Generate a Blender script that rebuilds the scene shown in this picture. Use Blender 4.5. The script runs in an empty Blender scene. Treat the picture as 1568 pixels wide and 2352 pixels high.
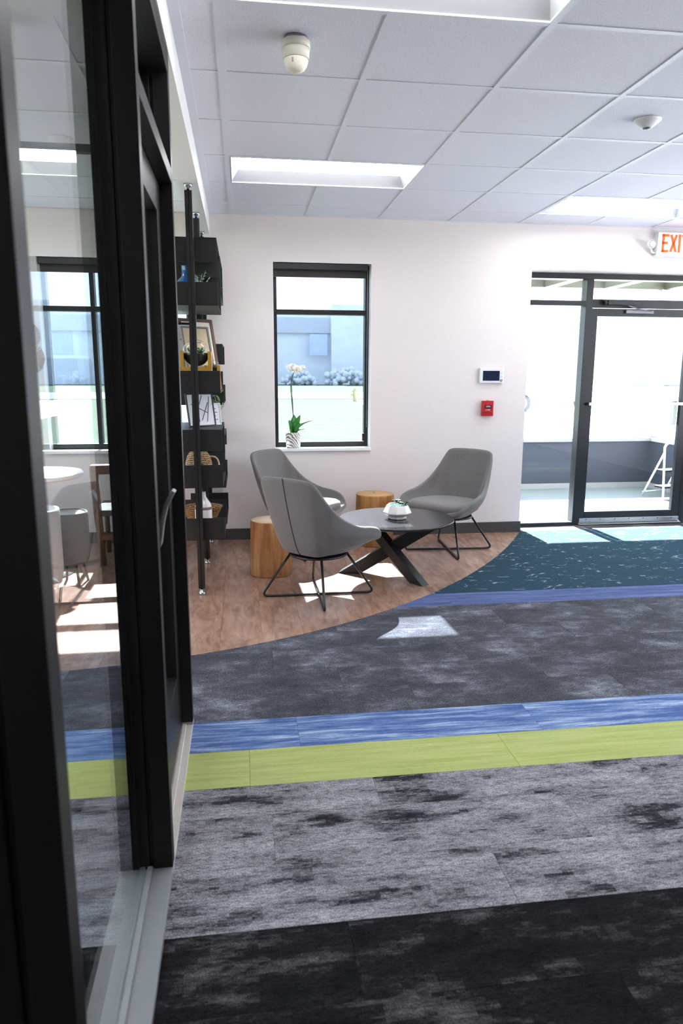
import bpy, bmesh, math, random
from mathutils import Vector, Matrix
random.seed(7)
S = bpy.context.scene
C = S.collection

# ------------------------------------------------------------------ camera
F_PX, YAW, PIT, ROL, CAM_H = 1645.44, 0.137746, -0.190675, 0.003026, 1.43687
cam = bpy.data.cameras.new('camera'); cob = bpy.data.objects.new('camera', cam); C.objects.link(cob)
cam.sensor_fit = 'VERTICAL'; cam.sensor_height = 36.0; cam.sensor_width = 24.0
cam.lens = F_PX * 36.0 / 2352.0
cam.clip_start = 0.02; cam.clip_end = 600
fw = Vector((math.sin(YAW)*math.cos(PIT), math.cos(YAW)*math.cos(PIT), math.sin(PIT)))
rt = Vector((math.cos(YAW), -math.sin(YAW), 0)); up = rt.cross(fw)
r2 = rt*math.cos(ROL) + up*math.sin(ROL); u2 = -rt*math.sin(ROL) + up*math.cos(ROL)
m = Matrix((r2, u2, -fw)).transposed().to_4x4(); m.translation = (0, 0, CAM_H)
cob.matrix_world = m
cam.dof.use_dof = True; cam.dof.focus_distance = 4.9; cam.dof.aperture_fstop = 4.5
S.camera = cob

# ------------------------------------------------------------------ world, sun, exposure
SUN_DIR = Vector((0.035, -1.0, -0.85)).normalized()
w = bpy.data.worlds.new('sky'); S.world = w; w.use_nodes = True
bg = w.node_tree.nodes['Background']
bg.inputs['Color'].default_value = (0.76, 0.86, 1.0, 1); bg.inputs['Strength'].default_value = 3.4
sl = bpy.data.lights.new('sun', 'SUN'); sl.energy = 58; sl.angle = 0.0093; sl.color = (1.0, 0.965, 0.91)
so = bpy.data.objects.new('sun', sl); C.objects.link(so)
so.rotation_euler = SUN_DIR.to_track_quat('-Z', 'Y').to_euler(); so.location = (2, 20, 18)
LAMP = 9.0                                  # radiance of the ceiling troffers
S.view_settings.view_transform = 'Standard'; S.view_settings.look = 'None'
S.view_settings.gamma = 1.0; S.view_settings.use_curve_mapping = False
S.view_settings.exposure = 0.78
try:
    S.cycles.transparent_max_bounces = 24
except Exception:
    pass

# ------------------------------------------------------------------ dimensions (metres; x right, y to the far wall)
T = 0.6096; GX = -0.048; GY = 2.1998
YW = 6.227; YO = 6.46; ZC = 2.705
XL0, XL1 = -0.343, -0.229                   # glass partition depth
XR = 6.048; YB = -3.0; XLL = -4.2
ZB = 2.545                                  # bulkhead underside

def lin(*c):
    return tuple(((v/255)/12.92 if v/255 <= .04045 else ((v/255+.055)/1.055)**2.4) for v in c)

# ------------------------------------------------------------------ materials
MATS = {}
def nodes(name):
    mt = bpy.data.materials.new(name); mt.use_nodes = True
    nt = mt.node_tree; b = nt.nodes['Principled BSDF']
    MATS[name] = mt
    return mt, nt, b
def N(nt, kind, **kw):
    n = nt.nodes.new(kind)
    for k, v in kw.items():
        if k in n.inputs.keys(): n.inputs[k].default_value = v
        else: setattr(n, k, v)
    return n
def ramp(nt, fac, stops, interp='LINEAR'):
    r = nt.nodes.new('ShaderNodeValToRGB'); r.color_ramp.interpolation = interp
    el = r.color_ramp.elements
    while len(el) < len(stops): el.new(0.5)
    for e, (p, c) in zip(el, stops):
        e.position = p; e.color = (*c[:3], 1) if len(c) >= 3 else (c[0], c[0], c[0], 1)
    nt.links.new(fac, r.inputs['Fac'])
    return r.outputs['Color']
def coords(nt, scale=(1, 1, 1), rnd=False, rot=(0, 0, 0)):
    tc = nt.nodes.new('ShaderNodeTexCoord'); mp = nt.nodes.new('ShaderNodeMapping')
    mp.inputs['Scale'].default_value = scale; mp.inputs['Rotation'].default_value = rot
    if rnd:
        oi = nt.nodes.new('ShaderNodeObjectInfo'); ml = nt.nodes.new('ShaderNodeMath'); ml.operation = 'MULTIPLY'
        ml.inputs[1].default_value = 60.0
        nt.links.new(oi.outputs['Random'], ml.inputs[0])
        cb = nt.nodes.new('ShaderNodeCombineXYZ')
        nt.links.new(ml.outputs[0], cb.inputs[0]); nt.links.new(ml.outputs[0], cb.inputs[1])
        ad = nt.nodes.new('ShaderNodeVectorMath'); ad.operation = 'ADD'
        nt.links.new(tc.outputs['Object'], ad.inputs[0]); nt.links.new(cb.outputs[0], ad.inputs[1])
        nt.links.new(ad.outputs[0], mp.inputs['Vector'])
    else:
        nt.links.new(tc.outputs['Object'], mp.inputs['Vector'])
    return mp.outputs['Vector']
def noise(nt, vec, scale, detail=4, rough=.55, dist=0):
    n = N(nt, 'ShaderNodeTexNoise'); n.inputs['Scale'].default_value = scale
    n.inputs['Detail'].default_value = detail; n.inputs['Roughness'].default_value = rough
    n.inputs['Distortion'].default_value = dist
    nt.links.new(vec, n.inputs['Vector'])
    return n.outputs['Fac']
def bump(nt, b, h, strength=.2, dist=.01):
    n = N(nt, 'ShaderNodeBump'); n.inputs['Strength'].default_value = strength; n.inputs['Distance'].default_value = dist
    nt.links.new(h, n.inputs['Height']); nt.links.new(n.outputs['Normal'], b.inputs['Normal'])
def mix(nt, fac, a, c, blend='MIX'):
    n = nt.nodes.new('ShaderNodeMix'); n.data_type = 'RGBA'; n.blend_type = blend
    for sock, v in ((n.inputs[0], fac), (n.inputs[6], a), (n.inputs[7], c)):
        if isinstance(v, (int, float)): sock.default_value = v
        elif isinstance(v, tuple): sock.default_value = (*v[:3], 1)
        else: nt.links.new(v, sock)
    return n.outputs[2]

def plain(name, col, rough=.5, metal=0, var=.06, sc=30, bmp=0, bsc=200, spec=.5, coat=0, emit=None):
    mt, nt, b = nodes(name)
    v = coords(nt)
    f = noise(nt, v, sc, 3)
    lo = tuple(max(0, c*(1-var)) for c in col); hi = tuple(min(1, c*(1+var)) for c in col)
    nt.links.new(ramp(nt, f, [(.3, lo), (.7, hi)]), b.inputs['Base Color'])
    b.inputs['Roughness'].default_value = rough; b.inputs['Metallic'].default_value = metal
    b.inputs['Specular IOR Level'].default_value = spec; b.inputs['Coat Weight'].default_value = coat
    if bmp: bump(nt, b, noise(nt, v, bsc, 2), bmp, .004)
    if emit:
        b.inputs['Emission Color'].default_value = (*emit[0], 1); b.inputs['Emission Strength'].default_value = emit[1]
    return mt

def glass_mat(name, tint=(.97, .99, 1), f0=.04):
    mt = bpy.data.materials.new(name); mt.use_nodes = True; nt = mt.node_tree
    nt.nodes.remove(nt.nodes['Principled BSDF']); out = nt.nodes['Material Output']
    lw = nt.nodes.new('ShaderNodeLayerWeight'); lw.inputs['Blend'].default_value = .5
    pw = N(nt, 'ShaderNodeMath'); pw.operation = 'POWER'; pw.inputs[1].default_value = 5
    nt.links.new(lw.outputs['Facing'], pw.inputs[0])
    ma = N(nt, 'ShaderNodeMath'); ma.operation = 'MULTIPLY_ADD'; ma.inputs[1].default_value = 1-f0; ma.inputs[2].default_value = f0
    nt.links.new(pw.outputs[0], ma.inputs[0])
    tr = nt.nodes.new('ShaderNodeBsdfTransparent'); tr.inputs['Color'].default_value = (*tint, 1)
    gl = nt.nodes.new('ShaderNodeBsdfGlossy'); gl.inputs['Roughness'].default_value = 0
    mx = nt.nodes.new('ShaderNodeMixShader')
    nt.links.new(ma.outputs[0], mx.inputs[0]); nt.links.new(tr.outputs[0], mx.inputs[1]); nt.links.new(gl.outputs[0], mx.inputs[2])
    nt.links.new(mx.outputs[0], out.inputs['Surface'])
    MATS[name] = mt
    return mt

plain('wall_paint', lin(226, 216, 213), .75, var=.012, bmp=.05, bsc=350)
plain('bulkhead_paint', lin(222, 221, 219), .7, var=.012)
plain('white_paint', lin(232, 232, 232), .45, var=.012)
plain('reflector_matte', lin(208, 209, 213), .7, var=.01)
plain('white_plastic', lin(228, 228, 230), .35, var=.01)
plain('cream_plastic', lin(222, 216, 200), .4, var=.015)
plain('baseboard', lin(66, 64, 63), .5, var=.05)
plain('bronze_frame', lin(17, 14, 13), .42, metal=.0, var=.12, sc=60, spec=.3)
plain('black_frame', lin(17, 18, 22), .42, var=.1)
plain('black_steel', lin(20, 20, 22), .45, var=.08, bmp=.06, bsc=400)
plain('shelf_black', lin(24, 24, 26), .5, var=.07, bmp=.06, bsc=400)
plain('rod_black', lin(28, 27, 27), .3, var=.05)
plain('chrome', lin(205, 205, 208), .12, metal=1, var=.02)
plain('brushed', lin(178, 176, 174), .32, metal=1, var=.05)
plain('sill_alu', lin(138, 139, 142), .38, metal=.35, var=.04)
plain('threshold_alu', lin(205, 198, 190), .42, metal=.3, var=.06)
plain('tee_white', lin(212, 214, 222), .5, var=.01)
plain('reveal_white', lin(236, 236, 236), .5, var=.01)
plain('blind_fabric', lin(58, 52, 52), .8, var=.06)
plain('dark_hole', lin(16, 16, 16), .8)
plain('navy_screen', lin(26, 38, 62), .12, var=.04)
plain('keypad_grey', lin(205, 203, 208), .4)
plain('badge_brown', lin(112, 74, 52), .4)
plain('badge_gold', lin(206, 160, 112), .4)
plain('fire_red', lin(186, 24, 30), .35, var=.05)
plain('fire_dark', lin(70, 14, 22), .4)
plain('label_white', lin(235, 230, 226), .5)
plain('exit_orange', lin(250, 80, 12), .4, emit=(lin(255, 78, 8), .55))
plain('soil', lin(34, 28, 24), .95, var=.3, sc=120, bmp=.5, bsc=150)
plain('ceramic_white', lin(232, 226, 222), .14, var=.01, coat=.4)
plain('ceramic_blue', lin(28, 92, 150), .15, var=.12, sc=25, coat=.5)
plain('band_brown', lin(128, 104, 98), .6, var=.2)
plain('succulent_blue', lin(120, 178, 168), .5, var=.15)
plain('succulent_dark', lin(48, 66, 28), .5, var=.25)
plain('leaf_green', lin(44, 120, 36), .35, var=.2, sc=14)
plain('leaf_pale', lin(150, 168, 130), .55, var=.2)
plain('stem_green', lin(62, 92, 60), .5, var=.1)
plain('petal_white', lin(246, 244, 236), .5, var=.02)
plain('petal_centre', lin(220, 200, 90), .5)
plain('curl_green', lin(150, 158, 112), .5, var=.15)
plain('gold_wood', lin(196, 148, 58), .4, var=.12, sc=12)
plain('frame_brown', lin(88, 62, 46), .45, var=.15)
plain('frame_black', lin(24, 24, 26), .4)
plain('mat_cream', lin(226, 220, 200), .8, var=.02)
plain('paper_tan', lin(196, 178, 146), .8, var=.05)
plain('paper_white', lin(232, 232, 236), .8, var=.01)
plain('ink_grey', lin(120, 116, 116), .8)
plain('ink_black', lin(22, 22, 26), .6)
plain('magazine', lin(120, 112, 150), .5, var=.6, sc=35)
plain('rope', lin(196, 166, 128), .8, var=.2)
plain('gold_metal', lin(206, 168, 92), .3, metal=.8, var=.05)
plain('barrel_grey', lin(96, 94, 96), .9, var=.06, bmp=.2)
plain('barrel_pale', lin(188, 186, 188), .9, var=.04, bmp=.15)
plain('laminate_white', lin(232, 230, 228), .25, var=.01)
plain('laminate_edge', lin(214, 184, 150), .5)
plain('brown_wood', lin(98, 72, 52), .45, var=.2, sc=8)
plain('grey_metal', lin(120, 120, 124), .4, metal=.5)
plain('vest_panel', lin(56, 62, 77), .55, var=.04)
plain('vest_trim', lin(150, 150, 156), .5, var=.03)
plain('vest_post', lin(150, 146, 156), .45, var=.03)
plain('vest_beam', lin(74, 70, 64), .5, var=.06)
plain('vest_floor', lin(128, 132, 142), .8, var=.22, sc=160)
plain('ladder_white', lin(222, 226, 228), .35)
plain('ladder_black', lin(30, 32, 38), .6)
plain('lawn', lin(102, 110, 98), .95, var=.12, sc=3, spec=0)
plain('asphalt', lin(150, 152, 158), .95, var=.08, sc=2, spec=0)
plain('concrete', lin(200, 200, 204), .9, var=.05, sc=2)
plain('facade', lin(216, 222, 232), .9, var=.05, sc=1)
plain('facade_band', lin(184, 190, 206), .9, var=.05, sc=1)
plain('facade_glass', lin(176, 190, 216), .3, var=.1, sc=1)
plain('truck_white', lin(220, 222, 226), .3)
plain('tire', lin(40, 42, 46), .8)
plain('hydrant_yellow', lin(176, 170, 120), .5)
plain('shrub', lin(198, 206, 216), .9, var=.2, sc=6)  # distant haze is put into this pale blue grey
plain('car_blue', lin(70, 88, 120), .3)
glass_mat('clear_glass'); glass_mat('tinted_glass', (.54, .58, .615)); glass_mat('light_tint_glass', (.76, .81, .84)); glass_mat('partition_glass', (.95, .985, .99), .09); glass_mat('globe_glass', (.985, .995, .995))

def roof_mat():
    mt, nt, b = nodes('vest_roof'); v = coords(nt); f = noise(nt, v, 12, 2)
    c = ramp(nt, f, [(.3, lin(206, 226, 196)), (.7, lin(222, 238, 212))])
    nt.links.new(c, b.inputs['Base Color']); b.inputs['Roughness'].default_value = .6
    t_ = nt.nodes.new('ShaderNodeBsdfTranslucent'); nt.links.new(c, t_.inputs['Color']); mx = nt.nodes.new('ShaderNodeMixShader'); mx.inputs[0].default_value = .35
    nt.links.new(b.outputs[0], mx.inputs[1]); nt.links.new(t_.outputs[0], mx.inputs[2]); nt.links.new(mx.outputs[0], nt.nodes['Material Output'].inputs['Surface'])
roof_mat()
def lens_mat():
    mt = bpy.data.materials.new('light_lens'); mt.use_nodes = True; nt = mt.node_tree
    nt.nodes.remove(nt.nodes['Principled BSDF'])
    e = nt.nodes.new('ShaderNodeEmission'); e.inputs['Color'].default_value = (.97, .98, 1, 1); e.inputs['Strength'].default_value = LAMP
    nt.links.new(e.outputs[0], nt.nodes['Material Output'].inputs['Surface']); MATS['light_lens'] = mt
lens_mat()

def ceiling_tile():
    mt, nt, b = nodes('ceiling_tile'); v = coords(nt, rnd=True)
    f = noise(nt, v, 140, 3, .7)
    nt.links.new(ramp(nt, f, [(.32, lin(200, 200, 210)), (.5, lin(218, 218, 228)), (.75, lin(224, 224, 234))]), b.inputs['Base Color'])
    b.inputs['Roughness'].default_value = .95; bump(nt, b, f, .35, .004)
ceiling_tile()

def fabric():
    mt, nt, b = nodes('grey_fabric'); v = coords(nt)
    f = noise(nt, v, 260, 3, .7); g = noise(nt, v, 5, 2)
    c = ramp(nt, f, [(.3, lin(88, 84, 83)), (.7, lin(134, 129, 126))])
    nt.links.new(mix(nt, .25, c, ramp(nt, g, [(.3, lin(92, 88, 87)), (.7, lin(116, 112, 110))])), b.inputs['Base Color'])
    b.inputs['Roughness'].default_value = .95; b.inputs['Sheen Weight'].default_value = .25; bump(nt, b, f, .4, .003)
fabric()
plain('seam_dark', lin(46, 44, 44), .9)

def carpet(name, stops, sx, sy, thr_detail=9, fine=.35, fsx=420, fsy=160, rough=.72, dist=.3, sc=1.0, snap=None, mid=0):
    """streaky loop-pile carpet: large blotches stretched along x, fine loops on top"""
    mt, nt, b = nodes(name)
    v = coords(nt, (1, 1, 1), rnd=True)
    if snap:
        sn = nt.nodes.new('ShaderNodeVectorMath'); sn.operation = 'SNAP'; sn.inputs[1].default_value = (*snap, 1)
        jt = nt.nodes.new('ShaderNodeVectorMath'); jt.operation = 'SNAP'; jt.inputs[1].default_value = (snap[0]*.25, snap[1]*.4, 1)
        nt.links.new(v, sn.inputs[0]); nt.links.new(v, jt.inputs[0])
        mv = nt.nodes.new('ShaderNodeVectorMath'); mv.operation = 'ADD'; nt.links.new(sn.outputs[0], mv.inputs[0]); nt.links.new(jt.outputs[0], mv.inputs[1])
        v = mv.outputs[0]; sx, sy = sx*.5, sy*.5
    sv = nt.nodes.new('ShaderNodeVectorMath'); sv.operation = 'MULTIPLY'; sv.inputs[1].default_value = (sx, sy, 1)
    nt.links.new(v, sv.inputs[0]); v = sv.outputs[0]
    f = noise(nt, v, sc, thr_detail, rough, dist)
    c = ramp(nt, f, stops)
    if mid:
        h_ = noise(nt, coords(nt, (38, 130, 1), rnd=True), 1.0, 4, .7)
        c = mix(nt, 1.0, c, ramp(nt, h_, [(.36, (1-mid,)*3), (.52, (1.0,)*3), (.7, (1+mid*.25,)*3)]), 'MULTIPLY')
    v2 = coords(nt, (fsx, fsy, 1), rnd=True)
    g = noise(nt, v2, 1.0, 2, .6)
    k = ramp(nt, g, [(.3, (1-fine,)*3), (.7, (1+fine*.4,)*3)])
    nt.links.new(mix(nt, 1.0, c, k, 'MULTIPLY'), b.inputs['Base Color'])
    b.inputs['Roughness'].default_value = 1.0; b.inputs['Specular IOR Level'].default_value = .1
    bump(nt, b, g, .6, .004)
BLK = lin(30, 30, 33)
carpet('carpet_light', [(.32, BLK), (.41, lin(62, 61, 66)), (.48, lin(142, 140, 146)), (.60, lin(178, 176, 182)), (.75, lin(200, 198, 204))], 2.6, 9, 9, .66, 260, 200, .74, .0, snap=(.03, .012), mid=.55)
carpet('carpet_dark', [(.40, lin(24, 24, 26)), (.52, lin(38, 37, 39)), (.60, lin(84, 82, 83)), (.78, lin(134, 131, 130))], 2.6, 8, 9, .66, 260, 200, .74, .0, snap=(.03, .012), mid=.55)
carpet('carpet_slate', [(.30, lin(60, 60, 67)), (.50, lin(84, 85, 93)), (.58, lin(110, 111, 121)), (.68, lin(154, 155, 166))], 3.0, 4.6, 12, .62, 170, 130, .74, 0, mid=.3)
carpet('carpet_blue', [(.28, lin(62, 84, 134)), (.45, lin(84, 108, 158)), (.54, lin(126, 148, 188)), (.66, lin(188, 202, 222))], 2.2, 26, 8, .3, 60, 420)
carpet('carpet_green', [(.3, lin(154, 164, 92)), (.5, lin(174, 182, 114)), (.7, lin(188, 194, 132))], 2.0, 40, 6, .14, 50, 420)
carpet('carpet_violet', [(.3, lin(66, 76, 116)), (.5, lin(86, 98, 140)), (.7, lin(112, 124, 164))], 2.2, 26, 8, .2, 60, 420)

def carpet_teal():
    mt, nt, b = nodes('carpet_teal'); v = coords(nt, (5, 11, 1), rnd=False)
    vo = N(nt, 'ShaderNodeTexVoronoi'); vo.feature = 'DISTANCE_TO_EDGE'; vo.inputs['Scale'].default_value = 1.6
    nz = noise(nt, v, 1.2, 3)
    ad = nt.nodes.new('ShaderNodeVectorMath'); ad.operation = 'ADD'
    nt.links.new(v, ad.inputs[0]); nt.links.new(nz, ad.inputs[1]); nt.links.new(ad.outputs[0], vo.inputs['Vector'])
    cr = ramp(nt, vo.outputs['Distance'], [(.0, (1, 1, 1)), (.03, (1, 1, 1)), (.05, (0, 0, 0))])
    gate = ramp(nt, noise(nt, v, .9, 3, .7), [(.55, (0, 0, 0)), (.60, (1, 1, 1))])
    fl = mix(nt, 1.0, cr, gate, 'MULTIPLY')
    base = ramp(nt, noise(nt, v, 18, 3), [(.3, lin(34, 54, 68)), (.7, lin(50, 74, 90))])
    nt.links.new(mix(nt, fl, base, lin(138, 152, 164)), b.inputs['Base Color'])
    b.inputs['Roughness'].default_value = 1; b.inputs['Specular IOR Level'].default_value = .1
    bump(nt, b, noise(nt, v, 60, 2), .5, .004)
carpet_teal()

def wood_floor():
    mt, nt, b = nodes('wood_floor'); v = coords(nt, (7, 2.4, 1), rnd=True, rot=(0, 0, .5))
    f = noise(nt, v, 1.3, 8, .62, 1.4); g = noise(nt, coords(nt, (26, 5, 1), rnd=True, rot=(0, 0, .7)), 1.0, 5, .6, .6)
    c = ramp(nt, f, [(.28, lin(108, 76, 62)), (.5, lin(156, 118, 100)), (.72, lin(188, 154, 132))])
    nt.links.new(mix(nt, .4, c, ramp(nt, g, [(.3, lin(116, 84, 70)), (.7, lin(184, 152, 132))])), b.inputs['Base Color'])
    b.inputs['Roughness'].default_value = .26; b.inputs['Specular IOR Level'].default_value = .5
    bump(nt, b, g, .04, .002)
wood_floor()

def stump_mat(name, a, c, d, vert=True):
    mt, nt, b = nodes(name)
    if vert:
        v = coords(nt, (26, 26, 2.2)); f = noise(nt, v, 1.0, 6, .6, .8)
    else:
        v = coords(nt, (1, 1, 1)); wv = N(nt, 'ShaderNodeTexWave'); wv.wave_type = 'RINGS'; wv.rings_direction = 'Z'
        wv.inputs['Scale'].default_value = 22; wv.inputs['Distortion'].default_value = 3; wv.inputs['Detail'].default_value = 2
        nt.links.new(v, wv.inputs['Vector']); f = wv.outputs['Fac']
    nt.links.new(ramp(nt, f, [(.28, a), (.5, c), (.75, d)]), b.inputs['Base Color'])
    b.inputs['Roughness'].default_value = .55; bump(nt, b, f, .25 if vert else .05, .006)
stump_mat('stump_side', lin(126, 78, 44), lin(174, 122, 74), lin(202, 156, 106))
stump_mat('stump_top', lin(196, 162, 132), lin(210, 180, 152), lin(220, 194, 170), False)
stump_mat('stump2_side', lin(104, 66, 30), lin(166, 116, 62), lin(190, 144, 86))
stump_mat('stump2_top', lin(176, 130, 80), lin(192, 148, 98), lin(204, 164, 116), False)

def table_top_mat():
    mt, nt, b = nodes('table_dark'); v = coords(nt, (3, 3, 1)); f = noise(nt, v, 2.5, 8, .65, 1)
    nt.links.new(ramp(nt, f, [(.35, lin(38, 37, 40)), (.7, lin(52, 51, 55))]), b.inputs['Base Color'])
    b.inputs['Roughness'].default_value = .2; b.inputs['Specular IOR Level'].default_value = .25
table_top_mat()

def woven(name, a, c):
    mt, nt, b = nodes(name); v = coords(nt)
    wv = N(nt, 'ShaderNodeTexWave'); wv.wave_type = 'BANDS'; wv.bands_direction = 'Z'
    wv.inputs['Scale'].default_value = 26; wv.inputs['Distortion'].default_value = 6; wv.inputs['Detail'].default_value = 3; wv.inputs['Detail Scale'].default_value = 4
    nt.links.new(v, wv.inputs['Vector'])
    nt.links.new(ramp(nt, wv.outputs['Fac'], [(.15, a), (.55, c)]), b.inputs['Base Color'])
    b.inputs['Roughness'].default_value = .8; bump(nt, b, wv.outputs['Fac'], .8, .006)
woven('woven_rush', lin(66, 42, 24), lin(206, 168, 122)); woven('woven_bowl', lin(90, 58, 30), lin(186, 138, 86))

def pot_pattern():
    mt, nt, b = nodes('pot_leaf_print'); v = coords(nt, (1, 1, 1))
    wv = N(nt, 'ShaderNodeTexWave'); wv.wave_type = 'BANDS'; wv.bands_direction = 'DIAGONAL'
    wv.inputs['Scale'].default_value = 22; wv.inputs['Distortion'].default_value = 5; wv.inputs['Detail'].default_value = 1
    nt.links.new(v, wv.inputs['Vector'])
    nt.links.new(ramp(nt, wv.outputs['Fac'], [(.22, lin(96, 88, 82)), (.4, lin(226, 220, 216))]), b.inputs['Base Color'])
    b.inputs['Roughness'].default_value = .5
pot_pattern()

# ------------------------------------------------------------------ mesh helpers
class MB:
    def __init__(s): s.v = []; s.f = []; s.sm = []
    def add(s, vs, fs, smooth=False):
        o = len(s.v); s.v += [tuple(p) for p in vs]
        s.f += [tuple(i+o for i in f) for f in fs]; s.sm += [smooth]*len(fs); return s
    def box(s, x0, x1, y0, y1, z0, z1):
        vs = [(x, y, z) for z in (z0, z1) for y in (y0, y1) for x in (x0, x1)]
        return s.add(vs, [(0, 2, 3, 1), (4, 5, 7, 6), (0, 1, 5, 4), (2, 6, 7, 3), (0, 4, 6, 2), (1, 3, 7, 5)])
    def obox(s, c, ax, ay, az, hx, hy, hz):
        c = Vector(c); ax, ay, az = Vector(ax).normalized(), Vector(ay).normalized(), Vector(az).normalized()
        vs = [c+ax*(sx*hx)+ay*(sy*hy)+az*(sz*hz) for sz in (-1, 1) for sy in (-1, 1) for sx in (-1, 1)]
        fs = [(0, 2, 3, 1), (4, 5, 7, 6), (0, 1, 5, 4), (2, 6, 7, 3), (0, 4, 6, 2), (1, 3, 7, 5)]
        if ax.cross(ay).dot(az) < 0: fs = [tuple(reversed(f)) for f in fs]
        return s.add(vs, fs)
    def lathe(s, prof, n=32, c=(0, 0, 0), cap0=True, cap1=True, wob=None, smooth=True):
        vs = []
        for r, z in prof:
            for k in range(n):
                a = 2*math.pi*k/n; q = r*(wob(a, z) if wob else 1)
                vs.append((c[0]+q*math.cos(a), c[1]+q*math.sin(a), c[2]+z))
        fs = []
        for i in range(len(prof)-1):
            for k in range(n):
                k2 = (k+1) % n
                fs.append((i*n+k, i*n+k2, (i+1)*n+k2, (i+1)*n+k))
        s.add(vs, fs, smooth)
        if cap0: s.add([vs[k] for k in range(n)], [tuple(reversed(range(n)))])
        if cap1: s.add([vs[(len(prof)-1)*n+k] for k in range(n)], [tuple(range(n))])
        return s
    def tube(s, path, r, n=8, cap=True):
        P = [Vector(p) for p in path]; rs = r if isinstance(r, (list, tuple)) else [r]*len(P)
        vs = []; u = None
        for i, p in enumerate(P):
            t = (P[min(i+1, len(P)-1)]-P[max(i-1, 0)]).normalized()
            if u is None: u = t.orthogonal().normalized()
            u = (u-t*u.dot(t))
            u = u.normalized() if u.length > 1e-6 else t.orthogonal().normalized()
            v = t.cross(u)
            for k in range(n):
                a = 2*math.pi*k/n; vs.append(p+(u*math.cos(a)+v*math.sin(a))*rs[i])
        fs = [(i*n+k, i*n+(k+1) % n, (i+1)*n+(k+1) % n, (i+1)*n+k) for i in range(len(P)-1) for k in range(n)]
        s.add(vs, fs, True)
        if cap:
            s.add(vs[:n], [tuple(reversed(range(n)))]); s.add(vs[-n:], [tuple(range(n))])
        return s
    def prism(s, poly, z0, z1):
        n = len(poly); vs = [(x, y, z0) for x, y in poly]+[(x, y, z1) for x, y in poly]
        ar = sum(poly[i][0]*poly[(i+1) % n][1]-poly[(i+1) % n][0]*poly[i][1] for i in range(n))
        fs = [tuple(reversed(range(n))), tuple(range(n, 2*n))]+[(i, (i+1) % n, n+(i+1) % n, n+i) for i in range(n)]
        if ar < 0: fs = [tuple(reversed(f)) for f in fs]
        return s.add(vs, fs)
    def sphere(s, c, r, n=16, rings=10, sc=(1, 1, 1)):
        prof = [(max(1e-4, math.sin(math.pi*i/rings))*r, -math.cos(math.pi*i/rings)*r) for i in range(rings+1)]
        o = len(s.v); s.lathe(prof, n, (0, 0, 0), False, False)
        for i in range(o, len(s.v)):
            x, y, z = s.v[i]; s.v[i] = (c[0]+x*sc[0], c[1]+y*sc[1], c[2]+z*sc[2])
        return s
    def leaf(s, base, tip, width, normal, bend=.15, n=6, thick=.0015):
        """a pointed blade with a fold and a droop, closed and two-sided"""
        b, t = Vector(base), Vector(tip); d = t-b; L = d.length; nn = Vector(normal).normalized()
        side = d.cross(nn).normalized(); nn = side.cross(d).normalized()
        top = []; bot = []
        for i in range(n+1):
            u = i/n; wdt = width*math.sin(math.pi*min(1, .06+u*.94))**.7*(1-.25*u) if i < n else width*.03
            c = b+d*u+nn*(bend*L*math.sin(math.pi*u))
            for k in (-1, 0, 1):
                off = side*(k*wdt)+nn*(abs(k)*wdt*.25)
                top.append(c+off+nn*thick); bot.append(c+off-nn*thick)
        m_ = 3; fs = []; q = len(top)
        for i in range(n):
            for k in range(2):
                a = i*m_+k
                fs += [(a, a+1, a+m_+1, a+m_), (q+a, q+a+m_, q+a+m_+1, q+a+1)]
            fs += [(i*m_, (i+1)*m_, q+(i+1)*m_, q+i*m_), (i*m_+2, q+i*m_+2, q+(i+1)*m_+2, (i+1)*m_+2)]
        return s.add(top+bot, fs, True)
    def mesh(s, name, mat):
        me = bpy.data.meshes.new(name); me.from_pydata(s.v, [], s.f); me.update()
        for p, q in zip(me.polygons, s.sm): p.use_smooth = q
        bm = bmesh.new(); bm.from_mesh(me); bmesh.ops.remove_doubles(bm, verts=bm.verts, dist=1e-6)
        bmesh.ops.recalc_face_normals(bm, faces=bm.faces); bm.to_mesh(me); bm.free()
        me.materials.append(MATS[mat] if isinstance(mat, str) else mat)
        return me
    def build(s, name, mat, parent=None, bevel=0, label=None):
        o = bpy.data.objects.new(name, s.mesh(name, mat)); C.objects.link(o)
        if parent: o.parent = parent
        if bevel:
            b = o.modifiers.new('bevel', 'BEVEL'); b.width = bevel; b.segments = 2; b.limit_method = 'ANGLE'; b.angle_limit = .7
        if label: o['label'] = label
        return o

def empty(name, label, cat, loc=(0, 0, 0), rz=0, group=None, kind=None):
    o = bpy.data.objects.new(name, None); C.objects.link(o); o.location = loc; o.rotation_euler = (0, 0, rz)
    o.empty_display_size = .1
    return tag(o, label, cat, group, kind)
def tag(o, label, cat, group=None, kind=None):
    o['label'] = label; o['category'] = cat
    if group: o['group'] = group
    if kind: o['kind'] = kind
    return o
def link(name, me, parent, loc=(0, 0, 0), rot=(0, 0, 0)):
    o = bpy.data.objects.new(name, me); C.objects.link(o); o.parent = parent; o.location = loc; o.rotation_euler = rot
    return o
def dup(root, loc, rz, label, group=None):
    r = root.copy(); C.objects.link(r); r.location = loc; r.rotation_euler = (0, 0, rz); r['label'] = label
    if group: r['group'] = group
    for ch in list(root.children):
        c = ch.copy(); C.objects.link(c); c.parent = r
        for g in ch.children:
            d = g.copy(); C.objects.link(d); d.parent = c
    return r
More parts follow.
